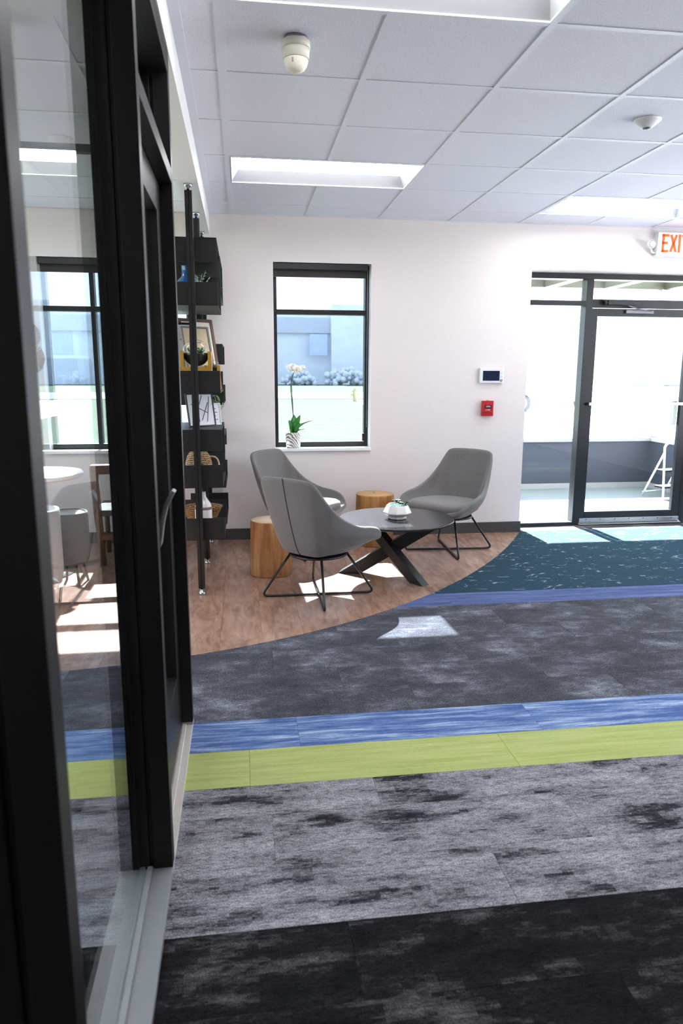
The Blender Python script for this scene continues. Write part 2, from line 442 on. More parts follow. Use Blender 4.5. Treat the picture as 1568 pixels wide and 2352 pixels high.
def fillet(pts, r, n=6):
    P = [Vector(p) for p in pts]; out = [P[0]]
    for i in range(1, len(P)-1):
        a = (P[i-1]-P[i]); b = (P[i+1]-P[i]); ra = min(r, a.length*.45, b.length*.45)
        p0 = P[i]+a.normalized()*ra; p1 = P[i]+b.normalized()*ra
        for k in range(n+1):
            t = k/n; out.append(p0*(1-t)**2+P[i]*2*t*(1-t)+p1*t*t)
    out.append(P[-1]); return out
def catmull(P, n, closed=False):
    P = [Vector(p) for p in P]; m_ = len(P); out = []
    segs = m_ if closed else m_-1
    for i in range(segs):
        p0 = P[(i-1) % m_] if closed or i > 0 else P[0]*2-P[1]
        p1 = P[i]; p2 = P[(i+1) % m_]
        p3 = P[(i+2) % m_] if closed or i+2 < m_ else P[-1]*2-P[-2]
        for k in range(n):
            t = k/n
            out.append(.5*((2*p1)+(p2-p0)*t+(2*p0-5*p1+4*p2-p3)*t*t+(3*p1-p0-3*p2+p3)*t**3))
    if not closed: out.append(P[-1])
    return out

# ------------------------------------------------------------------ FLOOR
floor = MB().box(XLL-.1, XR+.1, YB-.1, YW+.25, -.15, -.005).build('floor', 'carpet_slate')
tag(floor, 'carpet and wood look floor of the lobby and the meeting room', 'floor', kind='structure')
def curve_y(x):                      # edge between wood look floor and carpet
    if x < -1.2: return 3.44
    return min(YW, .0028299*x**4+.018513*x**3+.1771358*x*x+.38998*x+3.677867)
def piece(x0, x1, y0, y1, side):
    """part of a plank on one side of the curve; returns polygon or None"""
    if side is None: return [(x0, y0), (x1, y0), (x1, y1), (x0, y1)]
    n = max(2, int((x1-x0)/.04)+1); xs = [x0+(x1-x0)*i/(n-1) for i in range(n)]
    if side == 'carpet':
        hi = [min(y1, curve_y(x)) for x in xs]; keep = [(x, h) for x, h in zip(xs, hi) if h > y0+.002]
        if len(keep) < 2: return None
        return [(keep[0][0], y0), (keep[-1][0], y0)]+[(x, h) for x, h in reversed(keep)]
    lo = [max(y0, curve_y(x)) for x in xs]; keep = [(x, l) for x, l in zip(xs, lo) if l < y1-.002]
    if len(keep) < 2: return None
    return [(x, l) for x, l in keep]+[(keep[-1][0], y1), (keep[0][0], y1)]
full = {}
def lay(name, mat, x0, x1, y0, y1, side=None, gap=.0006):
    cx, cy = (x0+x1)/2, (y0+y1)/2
    ux0, ux1, uy0, uy1 = x0+gap, x1-gap, y0+gap, y1-gap
    if side == 'carpet' and min(curve_y(x0), curve_y(x1)) >= y1: side = None
    if side == 'wood' and max(curve_y(x0), curve_y(x1)) <= y0: side = None
    if side is None:
        key = (mat, round(x1-x0, 4), round(y1-y0, 4))
        if key not in full:
            full[key] = MB().box(ux0-cx, ux1-cx, uy0-cy, uy1-cy, -.005, 0).mesh(name, mat)
        return link(name, full[key], floor, (cx, cy, 0))
    pg = piece(ux0, ux1, uy0, uy1, side)
    if not pg: return None
    o = MB().prism([(x-cx, y-cy) for x, y in pg], -.005, 0).build(name, mat, floor); o.location = (cx, cy, 0)
    return o
XA, XB_ = -1.75, 5.35
def row(mat, y0, y1, off, side=None, L=1.0, name='carpet_plank', xa=XA, xb=XB_):
    x = xa-off
    while x < xb:
        mm = mat if isinstance(mat, str) else mat[random.randrange(len(mat))]
        lay(name, mm, max(x, xa), min(x+L, xb), y0, y1, side); x += L
ys = [1.655-.25*k for k in range(0, 5)]
for k in range(4):
    row('carpet_dark', ys[k+1], ys[k], .37*k % 1)
row('carpet_light', 1.655, 1.905, .52); row('carpet_light', 1.905, 2.155, .18); row('carpet_light', 2.155, 2.332, .81)
row('carpet_green', 2.332, 2.584, .25); row('carpet_blue', 2.584, 2.832, .05)
y = 2.832; k = 0
while y < 4.19:
    row('carpet_slate', y, min(y+.25, 4.2), (.31*k+.5) % 1, 'carpet'); y += .25; k += 1
row('carpet_violet', 4.2, 4.45, .3, 'carpet', xa=.6)
for k in range(7):
    row('carpet_teal', 4.45+.3*k, min(4.45+.3*(k+1), YW+.21), 0, 'carpet', 6.0, 'entrance_carpet', xa=.9)
# wood look planks run along y
x = -1.755
k = 0
while x < 2.5:
    yy = 3.40-(.47*k % 1.22)
    while yy < YW:
        a, b_ = max(yy, 3.38), min(yy+1.22, YW)
        if b_-a > .01: lay('wood_plank', 'wood_floor', x, x+.23, a, b_, 'wood', .0004)
        yy += 1.22
    x += .23; k += 1

# ------------------------------------------------------------------ WALLS
W1 = (.280, 1.117, .795, 2.350); W2 = (-1.590, -.405, .795, 2.350); DO = (2.528, 5.25, 0.0, 2.340)
def wall_with_holes(name, x0, x1, z0, z1, y0, y1, holes):
    b = MB(); xs = sorted({x0, x1}|{h[0] for h in holes}|{h[1] for h in holes}); zs = sorted({z0, z1}|{h[2] for h in holes}|{h[3] for h in holes})
    for i in range(len(xs)-1):
        for j in range(len(zs)-1):
            cx, cz = (xs[i]+xs[i+1])/2, (zs[j]+zs[j+1])/2
            if any(h[0] < cx < h[1] and h[2] < cz < h[3] for h in holes): continue
            b.box(xs[i], xs[i+1], y0, y1, zs[j], zs[j+1])
    return b.build(name, 'wall_paint')
wf = wall_with_holes('wall_far', XLL, XR, 0, 2.9, YW, YO, [W1, W2, (DO[0], DO[1], -1, DO[3])])
tag(wf, 'warm white painted far wall with windows and the entrance opening', 'wall', kind='structure')
def side_wall(name, x0, x1, ya, yb, za, zb):
    return MB().box(x0, x1, YB, ya, 0, 2.9).box(x0, x1, yb, YO, 0, 2.9).box(x0, x1, ya, yb, 0, za).box(x0, x1, ya, yb, zb, 2.9).build(name, 'wall_paint')
def side_window(name, label, xc, ya, yb, za, zb, n):
    root = empty(name, label, 'window', (xc, (ya+yb)/2, za), kind='structure'); hy = (yb-ya)/2; h = zb-za
    f = MB().box(-.05, .05, -hy, hy, 0, .05).box(-.05, .05, -hy, hy, h-.05, h)
    for k in range(n+1):
        yy = -hy+.025+k*(2*hy-.05)/n; f.box(-.05, .05, yy-.025, yy+.025, .05, h-.05)
    f.build('window_frame', 'black_frame', root)
    for k in range(n):
        a = -hy+.05+k*(2*hy-.05)/n; b_ = -hy+(k+1)*(2*hy-.05)/n
        MB().box(-.003, .003, a, b_, .05, h-.05).build('pane', 'clear_glass', root)
side_window('window_5', 'wide unseen window added in the right side to let daylight in', XR+.06, .6, 5.6, .5, 2.45, 4)  # unseen window, added so daylight and ground bounce brighten the ceiling
side_window('window_6', 'wide unseen window band added on the far left wall to light the meeting room', XLL-.06, -.5, 5.6, .5, 2.4, 5)  # unseen window band, added to brighten the meeting room
tag(side_wall('wall_right', XR, XR+.12, .6, 5.6, .5, 2.45), 'warm white side wall of the lobby outside the right of the view', 'wall', kind='structure')
tag(MB().box(XLL, XR, YB-.12, YB, 0, 2.9).build('wall_back', 'wall_paint'), 'warm white wall behind the viewer', 'wall', kind='structure')
tag(side_wall('wall_left', XLL-.12, XLL, -.5, 5.6, .5, 2.4), 'pale outer wall of the meeting room on the far left', 'wall', kind='structure')
tag(MB().box(XL0, XL1, YB, -.40, 0, ZB).build('wall_partition', 'wall_paint'), 'short painted wall before the glass partition starts', 'wall', kind='structure')
tr1 = MB().box(XL0-.004, XL1+.004, YB, YW, ZB, 2.80).build('trim_1', 'bulkhead_paint')
tag(tr1, 'white painted bulkhead beam between lobby and meeting room', 'bulkhead', kind='structure')
bb = MB().box(XL1, DO[0], YW-.012, YW, 0, .098).box(DO[0]-.001, DO[0]+.011, YW-.012, YO-.03, 0, .098).box(XLL, XL0, YW-.012, YW, 0, .098).build('baseboard_far', 'baseboard', bevel=.003)
tag(bb, 'dark grey rubber baseboard along the foot of the far wall', 'baseboard', kind='structure')
tag(MB().box(XLL, XL0-.006, 2.60, 2.72, 2.585, ZC+.03).build('trim_2', 'bulkhead_paint'), 'pale beam across the meeting room ceiling behind the glass', 'beam', kind='structure')

# ------------------------------------------------------------------ CEILING: slab, tiles, tee grid
ceil = MB().box(XLL, XR, YB, YO, 2.84, 2.9).build('ceiling', 'white_paint')
tag(ceil, 'suspended acoustic tile ceiling with a white metal grid', 'ceiling', kind='structure')
troffers = [(0, 0), (0, 4), (4, 5), (4, 1), (4, -4), (8, 3)]   # (column, row) of the left front tile, two tiles wide; the last two are unseen, added for light
tr_left = [(-4, 4), (-4, 0), (-4, -4)]
skip = {(i+d, j) for i, j in troffers+tr_left for d in (0, 1)}
tile_me = {}
def tile(x0, x1, y0, y1):
    k = (round(x1-x0, 3), round(y1-y0, 3))
    if k not in tile_me:
        a, b_ = k[0]/2-.0125, k[1]/2-.0125
        tile_me[k] = MB().box(-a, a, -b_, b_, 0, .016).mesh('ceiling_tile', 'ceiling_tile')
    link('ceiling_tile', tile_me[k], ceil, ((x0+x1)/2, (y0+y1)/2, ZC+.004))
rows = list(range(-9, 7))
def yline(j): return max(YB, min(YW, GY+j*T))
for j in rows:
    if yline(j+1)-yline(j) < .05: continue
    for i in range(0, 10):
        if (i, j) not in skip: tile(GX+i*T, GX+(i+1)*T, yline(j), yline(j+1))
    tile(XL1+.004, GX, yline(j), yline(j+1))
    for i in range(-7, 0):
        x0, x1 = GX+i*T, GX+(i+1)*T
        if (i, j) in skip: continue
        if i == -1: x1 = XL0-.004
        if x0 < XLL: x0 = XLL
        tile(x0, x1, yline(j), yline(j+1))
def tee(x0, x1, y0, y1, z=ZC):
    MB().box(x0, x1, y0, y1, z, z+.03).build('ceiling_tee', 'tee_white', ceil)
for i in list(range(-6, 0))+list(range(0, 11)):
    hw = .019 if i == 0 else .0125
    if i in (-1,): pass
    tee(GX+i*T-hw, GX+i*T+hw, YB, YW)
lo_l = XLL; hi_l = XL0-.004
for j in rows:
    yy = GY+j*T
    if yy < YB: continue
    for i in range(0, 10):
        if (i, j) in skip and (i-1, j) in skip and (i, j) not in troffers: pass
        tee(GX+i*T+(.019 if i == 0 else .0125), GX+(i+1)*T-.0125, yy-.0125, yy+.0125, ZC+.0008)
    tee(XL1+.045, GX-.019, yy-.0125, yy+.0125, ZC+.0008)
    tee(lo_l, hi_l, yy-.0125, yy+.0125, ZC+.0008)
tee(XL1+.004, XL1+.045, YB, YW, ZC-.004)                     # wall angle next to the bulkhead
MB().box(XL1+.045, XR, YW-.02, YW, ZC-.001, ZC+.03).build('wall_angle', 'tee_white', ceil)
# cut the centre tee out under the lights is not needed: lights drop in place of the tees, so lenses sit above them
def make_troffer():
    root = empty('ceiling_light', 'x', 'ceiling light')
    a, b_, d = T-.0125, T/2-.0125, .085
    t = .004; li, le = .190, a-.05
    h = MB().box(-a, a, -b_, -b_+t, 0, d+.02).box(-a, a, b_-t, b_, 0, d+.02).box(-a, -a+t, -b_+t, b_-t, 0, d+.02).box(a-t, a, -b_+t, b_-t, 0, d+.02).box(-a, a, -b_, b_, d+.02, d+.04)
    h.build('housing', 'white_paint', root)
    o4 = [(-a+t, -b_+t), (a-t, -b_+t), (a-t, b_-t), (-a+t, b_-t)]; i4 = [(-le, -li), (le, -li), (le, li), (-le, li)]
    vs = [(x_, y_, .006) for x_, y_ in o4]+[(x_, y_, .058) for x_, y_ in i4]+[(x_, y_, .009) for x_, y_ in o4]+[(x_, y_, .061) for x_, y_ in i4]
    fs = []
    for k in range(4):
        q = (k+1) % 4; fs += [(k, q, 4+q, 4+k), (8+k, 12+k, 12+q, 8+q), (k, 8+k, 8+q, q), (4+k, 4+q, 12+q, 12+k)]
    MB().add(vs, fs).build('reflector', 'reflector_matte', root)
    MB().box(-le, le, -li, li, .059, .064).build('lens', 'light_lens', root)
    return root
proto = make_troffer()
tl = {(0, 4): 'ceiling light panel above the lounge chairs, nearest the far window',
      (4, 5): 'ceiling light panel near the exit sign at the right edge',
      (0, 0): 'large ceiling light panel cut off by the top edge of the photo',
      (4, 1): 'ceiling light panel above the right edge, outside the photo',
      (4, -4): 'unseen ceiling light panel added behind the viewer on the right for light',
      (8, 3): 'unseen ceiling light panel added far to the right of the view for light',
      (-4, 4): 'meeting room ceiling light nearest the far wall, behind the glass',
      (-4, 0): 'meeting room ceiling light in the middle of the room',
      (-4, -4): 'meeting room ceiling light behind the viewer'}
first = True
for (i, j) in troffers+tr_left:
    loc = (GX+(i+1)*T, GY+(j+.5)*T, ZC)
    if first:
        proto.location = loc; proto['label'] = tl[(i, j)]; proto['group'] = 'recessed ceiling light panels'; first = False
    else: dup(proto, loc, 0, tl[(i, j)], 'recessed ceiling light panels')
# the centre tee does not cross a light: remove the tee stretch there by splitting (rebuild those tees)
for o in [o for o in ceil.children if o.name.startswith('ceiling_tee')]:
    me = o.data; xs = [v.co.x for v in me.vertices]; ysv = [v.co.y for v in me.vertices]
    if max(ysv)-min(ysv) < 2: continue
    cx = (max(xs)+min(xs))/2
    cuts = sorted((GY+j*T+.0125, GY+(j+1)*T-.0125) for i, j in troffers+tr_left if abs(GX+(i+1)*T-cx) < .02)
    if not cuts: continue
    lo, z0 = min(ysv), min(v.co.z for v in me.vertices); x0, x1, hi = min(xs), max(xs), max(ysv)
    bpy.data.objects.remove(o)
    for a, b_ in cuts:
        tee(x0, x1, lo, a, z0); lo = b_
    tee(x0, x1, lo, hi, z0)

# ------------------------------------------------------------------ WINDOWS
def make_window(name, label, O):
    x0, x1, z0, z1 = O
    root = empty(name, label, 'window', ((x0+x1)/2, 6.36, z0), kind='structure')
    cx = (x0+x1)/2; L = lambda b: b      # geometry given relative to the root
    hx = (x1-x0)/2; h = z1-z0
    f = MB()
    fy0, fy1 = -.02, .06; t = .036
    f.box(-hx, -hx+t, fy0, fy1, 0, h).box(hx-t, hx, fy0, fy1, 0, h).box(-hx+t, hx-t, fy0, fy1, 0, t+.012).box(-hx+t, hx-t, fy0, fy1, h-t, h)
    f.box(-hx+t, hx-t, fy0, fy1, 1.140, 1.182)
    if hx > .5: f.box(-.215, -.179, fy0, fy1, t+.012, 1.140).box(-.215, -.179, fy0, fy1, 1.182, h-t)
    f.build('window_frame', 'black_frame', root, bevel=.002)
    for za, zb in ((t+.012, 1.140), (1.182, h-t)):
        MB().box(-hx+t, hx-t, .018, .024, za, zb).build('pane', 'tinted_glass' if hx < .5 else 'light_tint_glass', root)
    r = MB(); yi, yo = YW-6.36, fy0
    MB().box(-hx-.004, hx+.004, yi-.022, yo, -.022, .004).build('window_sill', 'reveal_white', root, bevel=.003)
    r.box(-hx, -hx+.004, yi+.0005, yo, .004, h).box(hx-.004, hx, yi+.0005, yo, .004, h).box(-hx+.004, hx-.004, yi+.0005, yo, h-.004, h)
    r.build('window_reveal', 'reveal_white', root)
    MB().box(hx-.055, hx-.037, -.034, -.02, .05, .12).box(hx-.052, hx-.04, -.046, -.034, .055, .085).build('window_crank', 'black_frame', root, bevel=.002)
    # rolled blind
    bl = empty('roller_blind', 'dark roller blind rolled up at the top of the '+('lobby window' if name == 'window_1' else 'meeting room window'), 'blind', (cx, 6.36, z0+h-.08))
    MB().box(-hx+.006, hx-.03, -.11, -.03, .022, .074).build('cassette', 'frame_black', bl, bevel=.004)
    MB().box(-hx+.012, hx-.036, -.062, -.056, -.026, .022).box(-hx+.012, hx-.036, -.066, -.052, -.034, -.024).build('blind_fabric', 'blind_fabric', bl)
    ch = MB(); ch.tube([(hx-.026, -.07, .04), (hx-.026, -.07, -1.3)], .0018, 6); ch.build('pull_cord', 'vest_trim', bl)
    return root
make_window('window_1', 'tall narrow black framed lobby window with white sill', W1)
make_window('window_2', 'meeting room window behind the glass partition at the left', W2)

# ------------------------------------------------------------------ ENTRANCE STOREFRONT (far right)
FY0, FY1 = 6.44, 6.545
ent = empty('window_3', 'black framed entrance glazing with sidelights and transom panes', 'window', (3.7, 6.49, 0), kind='structure')
def ebox(name, mat, *b, bevel=.002, parent=ent):
    mb = MB()
    for q in b: mb.box(q[0]-3.7, q[1]-3.7, q[2]-6.49, q[3]-6.49, q[4], q[5])
    return mb.build(name, mat, parent, bevel)
ebox('jamb', 'black_frame', (2.528, 2.575, FY0, FY1, 0, 2.34)); ebox('jamb', 'black_frame', (5.20, 5.25, FY0, FY1, 0, 2.34))
ebox('mullion', 'black_frame', (3.150, 3.215, FY0, FY1, 0, 2.29)); ebox('mullion', 'black_frame', (4.275, 4.335, FY0, FY1, 0, 2.29))
ebox('head_rail', 'black_frame', (2.575, 5.20, FY0, FY1, 2.29, 2.338))
for a, b_ in ((2.575, 3.150), (4.335, 5.20)):
    ebox('transom_rail', 'black_frame', (a, b_, FY0, FY1, 2.055, 2.10)); ebox('bottom_rail', 'black_frame', (a, b_, FY0, FY1, 0.0, .03))
    ebox('pane', 'clear_glass', (a, b_, 6.489, 6.495, .03, 2.055), bevel=0); ebox('pane', 'clear_glass', (a, b_, 6.489, 6.495, 2.10, 2.29), bevel=0)
ebox('transom_rail', 'black_frame', (3.215, 4.275, FY0, FY1, 2.040, 2.115)); ebox('pane', 'clear_glass', (3.215, 4.275, 6.489, 6.495, 2.115, 2.29), bevel=0)
ebox('threshold', 'brushed', (3.215, 4.275, 6.42, 6.56, 0, .012))
d1 = empty('door_1', 'black framed glass entrance door with silver push bar', 'door', (3.745, 6.48, 0), kind='structure')
def dbox(name, mat, *b, bevel=.002, parent=d1):
    mb = MB()
    for q in b: mb.box(q[0]-3.745, q[1]-3.745, q[2]-6.48, q[3]-6.48, q[4], q[5])
    return mb.build(name, mat, parent, bevel)
DY0, DY1 = 6.455, 6.50
dbox('stile', 'black_frame', (3.220, 3.278, DY0, DY1, .016, 2.034)); dbox('stile', 'black_frame', (4.185, 4.270, DY0, DY1, .016, 2.034))
dbox('top_rail', 'black_frame', (3.278, 4.185, DY0, DY1, 1.965, 2.034)); dbox('bottom_rail', 'black_frame', (3.278, 4.185, DY0, DY1, .016, .125))
dbox('pane', 'clear_glass', (3.278, 4.185, 6.474, 6.480, .125, 1.965), bevel=0)
dbox('push_bar', 'brushed', (3.225, 4.265, 6.400, 6.425, 1.150, 1.178), (3.228, 3.25, 6.425, 6.455, 1.152, 1.176), (4.24, 4.262, 6.425, 6.455, 1.152, 1.176))
sw = dbox('door_sweep', 'brushed', (3.225, 4.265, 6.447, 6.455, .018, .062))
for q in range(7):
    dbox('screw', 'frame_black', (3.29+q*.15, 3.298+q*.15, 6.4445, 6.447, .046, .054), bevel=0, parent=d1)
cl = MB().box(-.12, .17, -.06, 0, -.022, .022).tube([(-.12, -.03, 0), (-.15, -.03, 0)], .024, 12)
clo = cl.build('closer_body', 'black_frame', d1, .004); clo.location = (-.29, -.04, 2.085)
MB().tube([(-.28, -.085, 2.085), (-.10, -.075, 2.03)], .006, 8).tube([(-.10, -.075, 2.03), (.06, -.045, 2.015)], .006, 8).box(-.2, .07, -.05, -.026, 1.995, 2.022).build('closer_arm', 'grey_metal', d1)
dbox('pull_plate', 'vest_panel', (4.150, 4.185, 6.50, 6.56, .955, 1.19), bevel=.004)

# ------------------------------------------------------------------ VESTIBULE beyond the entrance
VX0, VX1, VY1 = 2.15, 5.21, 8.60
vb = empty('wall_vestibule', 'blue grey half height vestibule wall seen through the entrance glass', 'wall', ((VX0+VX1)/2, VY1, 0), kind='structure')
def vbox(name, mat, *b, bevel=.002):
    mb = MB(); cx = (VX0+VX1)/2
    for q in b: mb.box(q[0]-cx, q[1]-cx, q[2]-VY1, q[3]-VY1, q[4], q[5])
    return mb.build(name, mat, vb, bevel)
vbox('panel', 'vest_panel', (VX0, VX1, VY1, VY1+.1, 0, .60)); vbox('panel', 'vest_panel', (VX1, VX1+.1, 6.55, VY1+.1, 0, .60)); vbox('panel', 'vest_panel', (VX0-.1, VX0, 6.55, VY1+.1, 0, .60))
vbox('ledge', 'vest_trim', (VX0-.1, VX1+.1, VY1-.03, VY1+.13, .60, .645)); vbox('ledge', 'vest_trim', (VX1-.03, VX1+.13, 6.55, VY1-.03, .60, .645)); vbox('ledge', 'vest_trim', (VX0-.13, VX0+.03, 6.55, VY1-.03, .60, .645))
vbox('base_trim', 'vest_trim', (VX0, VX1, VY1-.02, VY1, 0, .07)); vbox('base_trim', 'vest_trim', (VX1-.02, VX1, 6.55, VY1-.02, 0, .07))
for px in (VX0-.06, VX1-.03):
    vbox('post', 'vest_post', (px, px+.13, VY1-.02, VY1+.1, .645, 2.47))
vbox('header', 'vest_beam', (VX0-.1, VX1+.1, VY1-.02, VY1+.05, 2.47, 2.56)); vbox('header', 'vest_beam', (VX1, VX1+.1, 6.55, VY1-.02, 2.47, 2.56)); vbox('header', 'vest_beam', (VX0-.1, VX0, 6.55, VY1-.02, 2.47, 2.56))
vbox('pane', 'clear_glass', (VX0+.07, VX1-.03, VY1+.04, VY1+.046, .645, 2.47), bevel=0); vbox('pane', 'clear_glass', (VX1+.04, VX1+.046, 6.56, VY1-.02, .645, 2.47), bevel=0)
vbox('pane', 'clear_glass', (VX0-.046, VX0-.04, 6.56, VY1-.02, .645, 2.47), bevel=0)
vr = empty('ceiling_vestibule', 'pale green vestibule ceiling panels with dark beams', 'ceiling', (3.7, 7.6, 2.56), kind='structure')
for k in range(4):
    a = VX0-.1+k*(VX1-VX0+.2)/4; b_ = a+(VX1-VX0+.2)/4
    MB().box(a-3.7, b_-3.7, 6.50-7.6, VY1+.1-7.6, .0, .04).build('roof_panel', 'vest_roof', vr)
for bx in (2.92, 3.66, 4.42):
    MB().box(bx-3.7, bx-3.7+.10, 6.55-7.6, VY1-.02-7.6, -.09, -.001).build('beam', 'vest_beam', vr, .003)
    MB().box(bx-3.7+.10, bx-3.7+.125, 6.55-7.6, VY1-.02-7.6, -.09, -.004).build('beam_edge', 'reveal_white', vr)
vf = MB().box(VX0-.1, VX1+.1, YW+.22, VY1+.1, -.12, -.001).build('floor_vestibule', 'vest_floor')
tag(vf, 'speckled grey vestibule floor mat in bright sun', 'floor', kind='structure')
ld = empty('step_ladder', 'white folding step ladder with dark treads standing in the vestibule', 'ladder', (4.84, 7.72, 0), .25)
for sx in (0, .34):
    MB().tube(fillet([(sx, -.06, .012), (sx+.0, -.02, .62), (sx+(.06 if sx == 0 else -.06), -.01, .66), (.17, -.005, .66)], .06), .013, 8).build('side_rail', 'ladder_white', ld)
    MB().tube([(sx, .30 if False else -.02+.0, .54), (sx-.0, .26, .012)], .011, 8).build('rear_leg', 'ladder_white', ld)
MB().tube([(0, .26, .05), (.34, .26, .05)], .010, 8).build('rear_brace', 'ladder_white', ld)
for zz, dy in ((.14, .0), (.33, .01)):
    MB().box(.012, .328, -.055+dy, .10+dy, zz-.012, zz+.012).build('tread', 'ladder_black', ld, .004)

# ------------------------------------------------------------------ INTERIOR GLASS PARTITION (left)
PX = -.286
par = empty('window_4', 'dark bronze framed glass partition at the left edge', 'window', (PX, 1.9, 0), kind='structure')
def pbox(name, mat, *b, bevel=.0015, parent=par, base=(PX, 1.9)):
    mb = MB()
    for q in b: mb.box(q[0]-base[0], q[1]-base[0], q[2]-base[1], q[3]-base[1], q[4], q[5])
    return mb.build(name, mat, parent, bevel)
ZH = 2.51
def mullion(y0, y1, z1=ZH):
    # two halves with a reveal groove on the side faces
    xm = (XL0+XL1)/2
    pbox('mullion', 'bronze_frame', (XL0, xm-.008, y0, y1, .022, z1), (xm+.004, XL1, y0, y1, .022, z1), (xm-.008, xm+.004, y0+.008, y1-.008, .022, z1))
mullion(-.42, -.37); mullion(.822, .872); pbox('corner_post', 'bronze_frame', (-.47, XL0-.001, .822, .872, 0, ZH)); mullion(1.905, 1.955); mullion(2.800, 2.850)
pbox('header', 'bronze_frame', (XL0, XL1, -.42, 2.85, ZH, ZB)); pbox('header_rail', 'bronze_frame', (XL0, XL1, 1.955, 2.80, ZH-.04, ZH)); pbox('header_rail', 'bronze_frame', (XL0, XL1, -.37, .822, ZH-.04, ZH)); pbox('header_rail', 'bronze_frame', (XL0, XL1, .872, 1.905, ZH-.04, ZH))
pbox('transom_rail', 'bronze_frame', (XL0, XL1, 1.955, 2.80, 2.105, 2.155))
GXg = -.306
for a, b_ in ((.872, 1.905),):
    pbox('sill', 'sill_alu', (XL0, XL1, a, b_, 0, .022), (-.300, -.286, a, b_, .022, .032))
    pbox('pane', 'partition_glass', (GXg-.003, GXg+.003, a, b_, .024, ZH-.04), bevel=0)
pbox('pane', 'partition_glass', (GXg-.003, GXg+.003, 1.955, 2.80, 2.155, ZH-.04), bevel=0)
pbox('threshold', 'threshold_alu', (XL0, XL1, 1.905, 2.850, 0, .010), (XL0+.012, XL0+.028, 1.955, 2.80, .010, .015), (XL0+.042, XL0+.058, 1.955, 2.80, .010, .015), (XL0+.072, XL0+.088, 1.955, 2.80, .010, .015))
pbox('floor_plate', 'sill_alu', (XL0, XL1, 1.905, 1.955, .010, .022), (XL0, XL1, 2.80, 2.85, .010, .022), (XL0, XL1, .822, .872, 0, .022), (XL0, XL1, -.42, -.37, 0, .022))
d2 = empty('door_2', 'dark framed glass door in the partition with silver paddle handle', 'door', (PX, 2.378, 0), kind='structure')
DB = (PX, 2.378); DX0, DX1 = -.318, -.274
pbox('stile', 'bronze_frame', (DX0, DX1, 1.962, 2.068, .018, 2.098), parent=d2, base=DB); pbox('stile', 'bronze_frame', (DX0, DX1, 2.688, 2.794, .018, 2.098), parent=d2, base=DB)
pbox('top_rail', 'bronze_frame', (DX0, DX1, 2.068, 2.688, 1.99, 2.098), parent=d2, base=DB); pbox('bottom_rail', 'bronze_frame', (DX0, DX1, 2.068, 2.688, .018, .27), parent=d2, base=DB)
pbox('pane', 'partition_glass', (-.299, -.293, 2.068, 2.688, .27, 1.99), bevel=0, parent=d2, base=DB)
hd = MB()
path = [(-.262, .945), (-.236, .965), (-.226, 1.03), (-.214, 1.075), (-.192, 1.115)]
for (xa, za), (xb, zb) in zip(path[:-1], path[1:]):
    v0 = Vector((xa, 0, za)); v1 = Vector((xb, 0, zb)); t = (v1-v0).normalized()
    hd.obox(((xa+xb)/2-DB[0], 2.015-DB[1], (za+zb)/2), t, (0, 1, 0), t.cross(Vector((0, 1, 0))), (v1-v0).length/2+.003, .022, .006)
hd.box(DX1-DB[0], -.262-DB[0], 2.0-DB[1], 2.03-DB[1], .93, 1.04)
hd.build('paddle_handle', 'brushed', d2, .003, 'silver paddle handle')

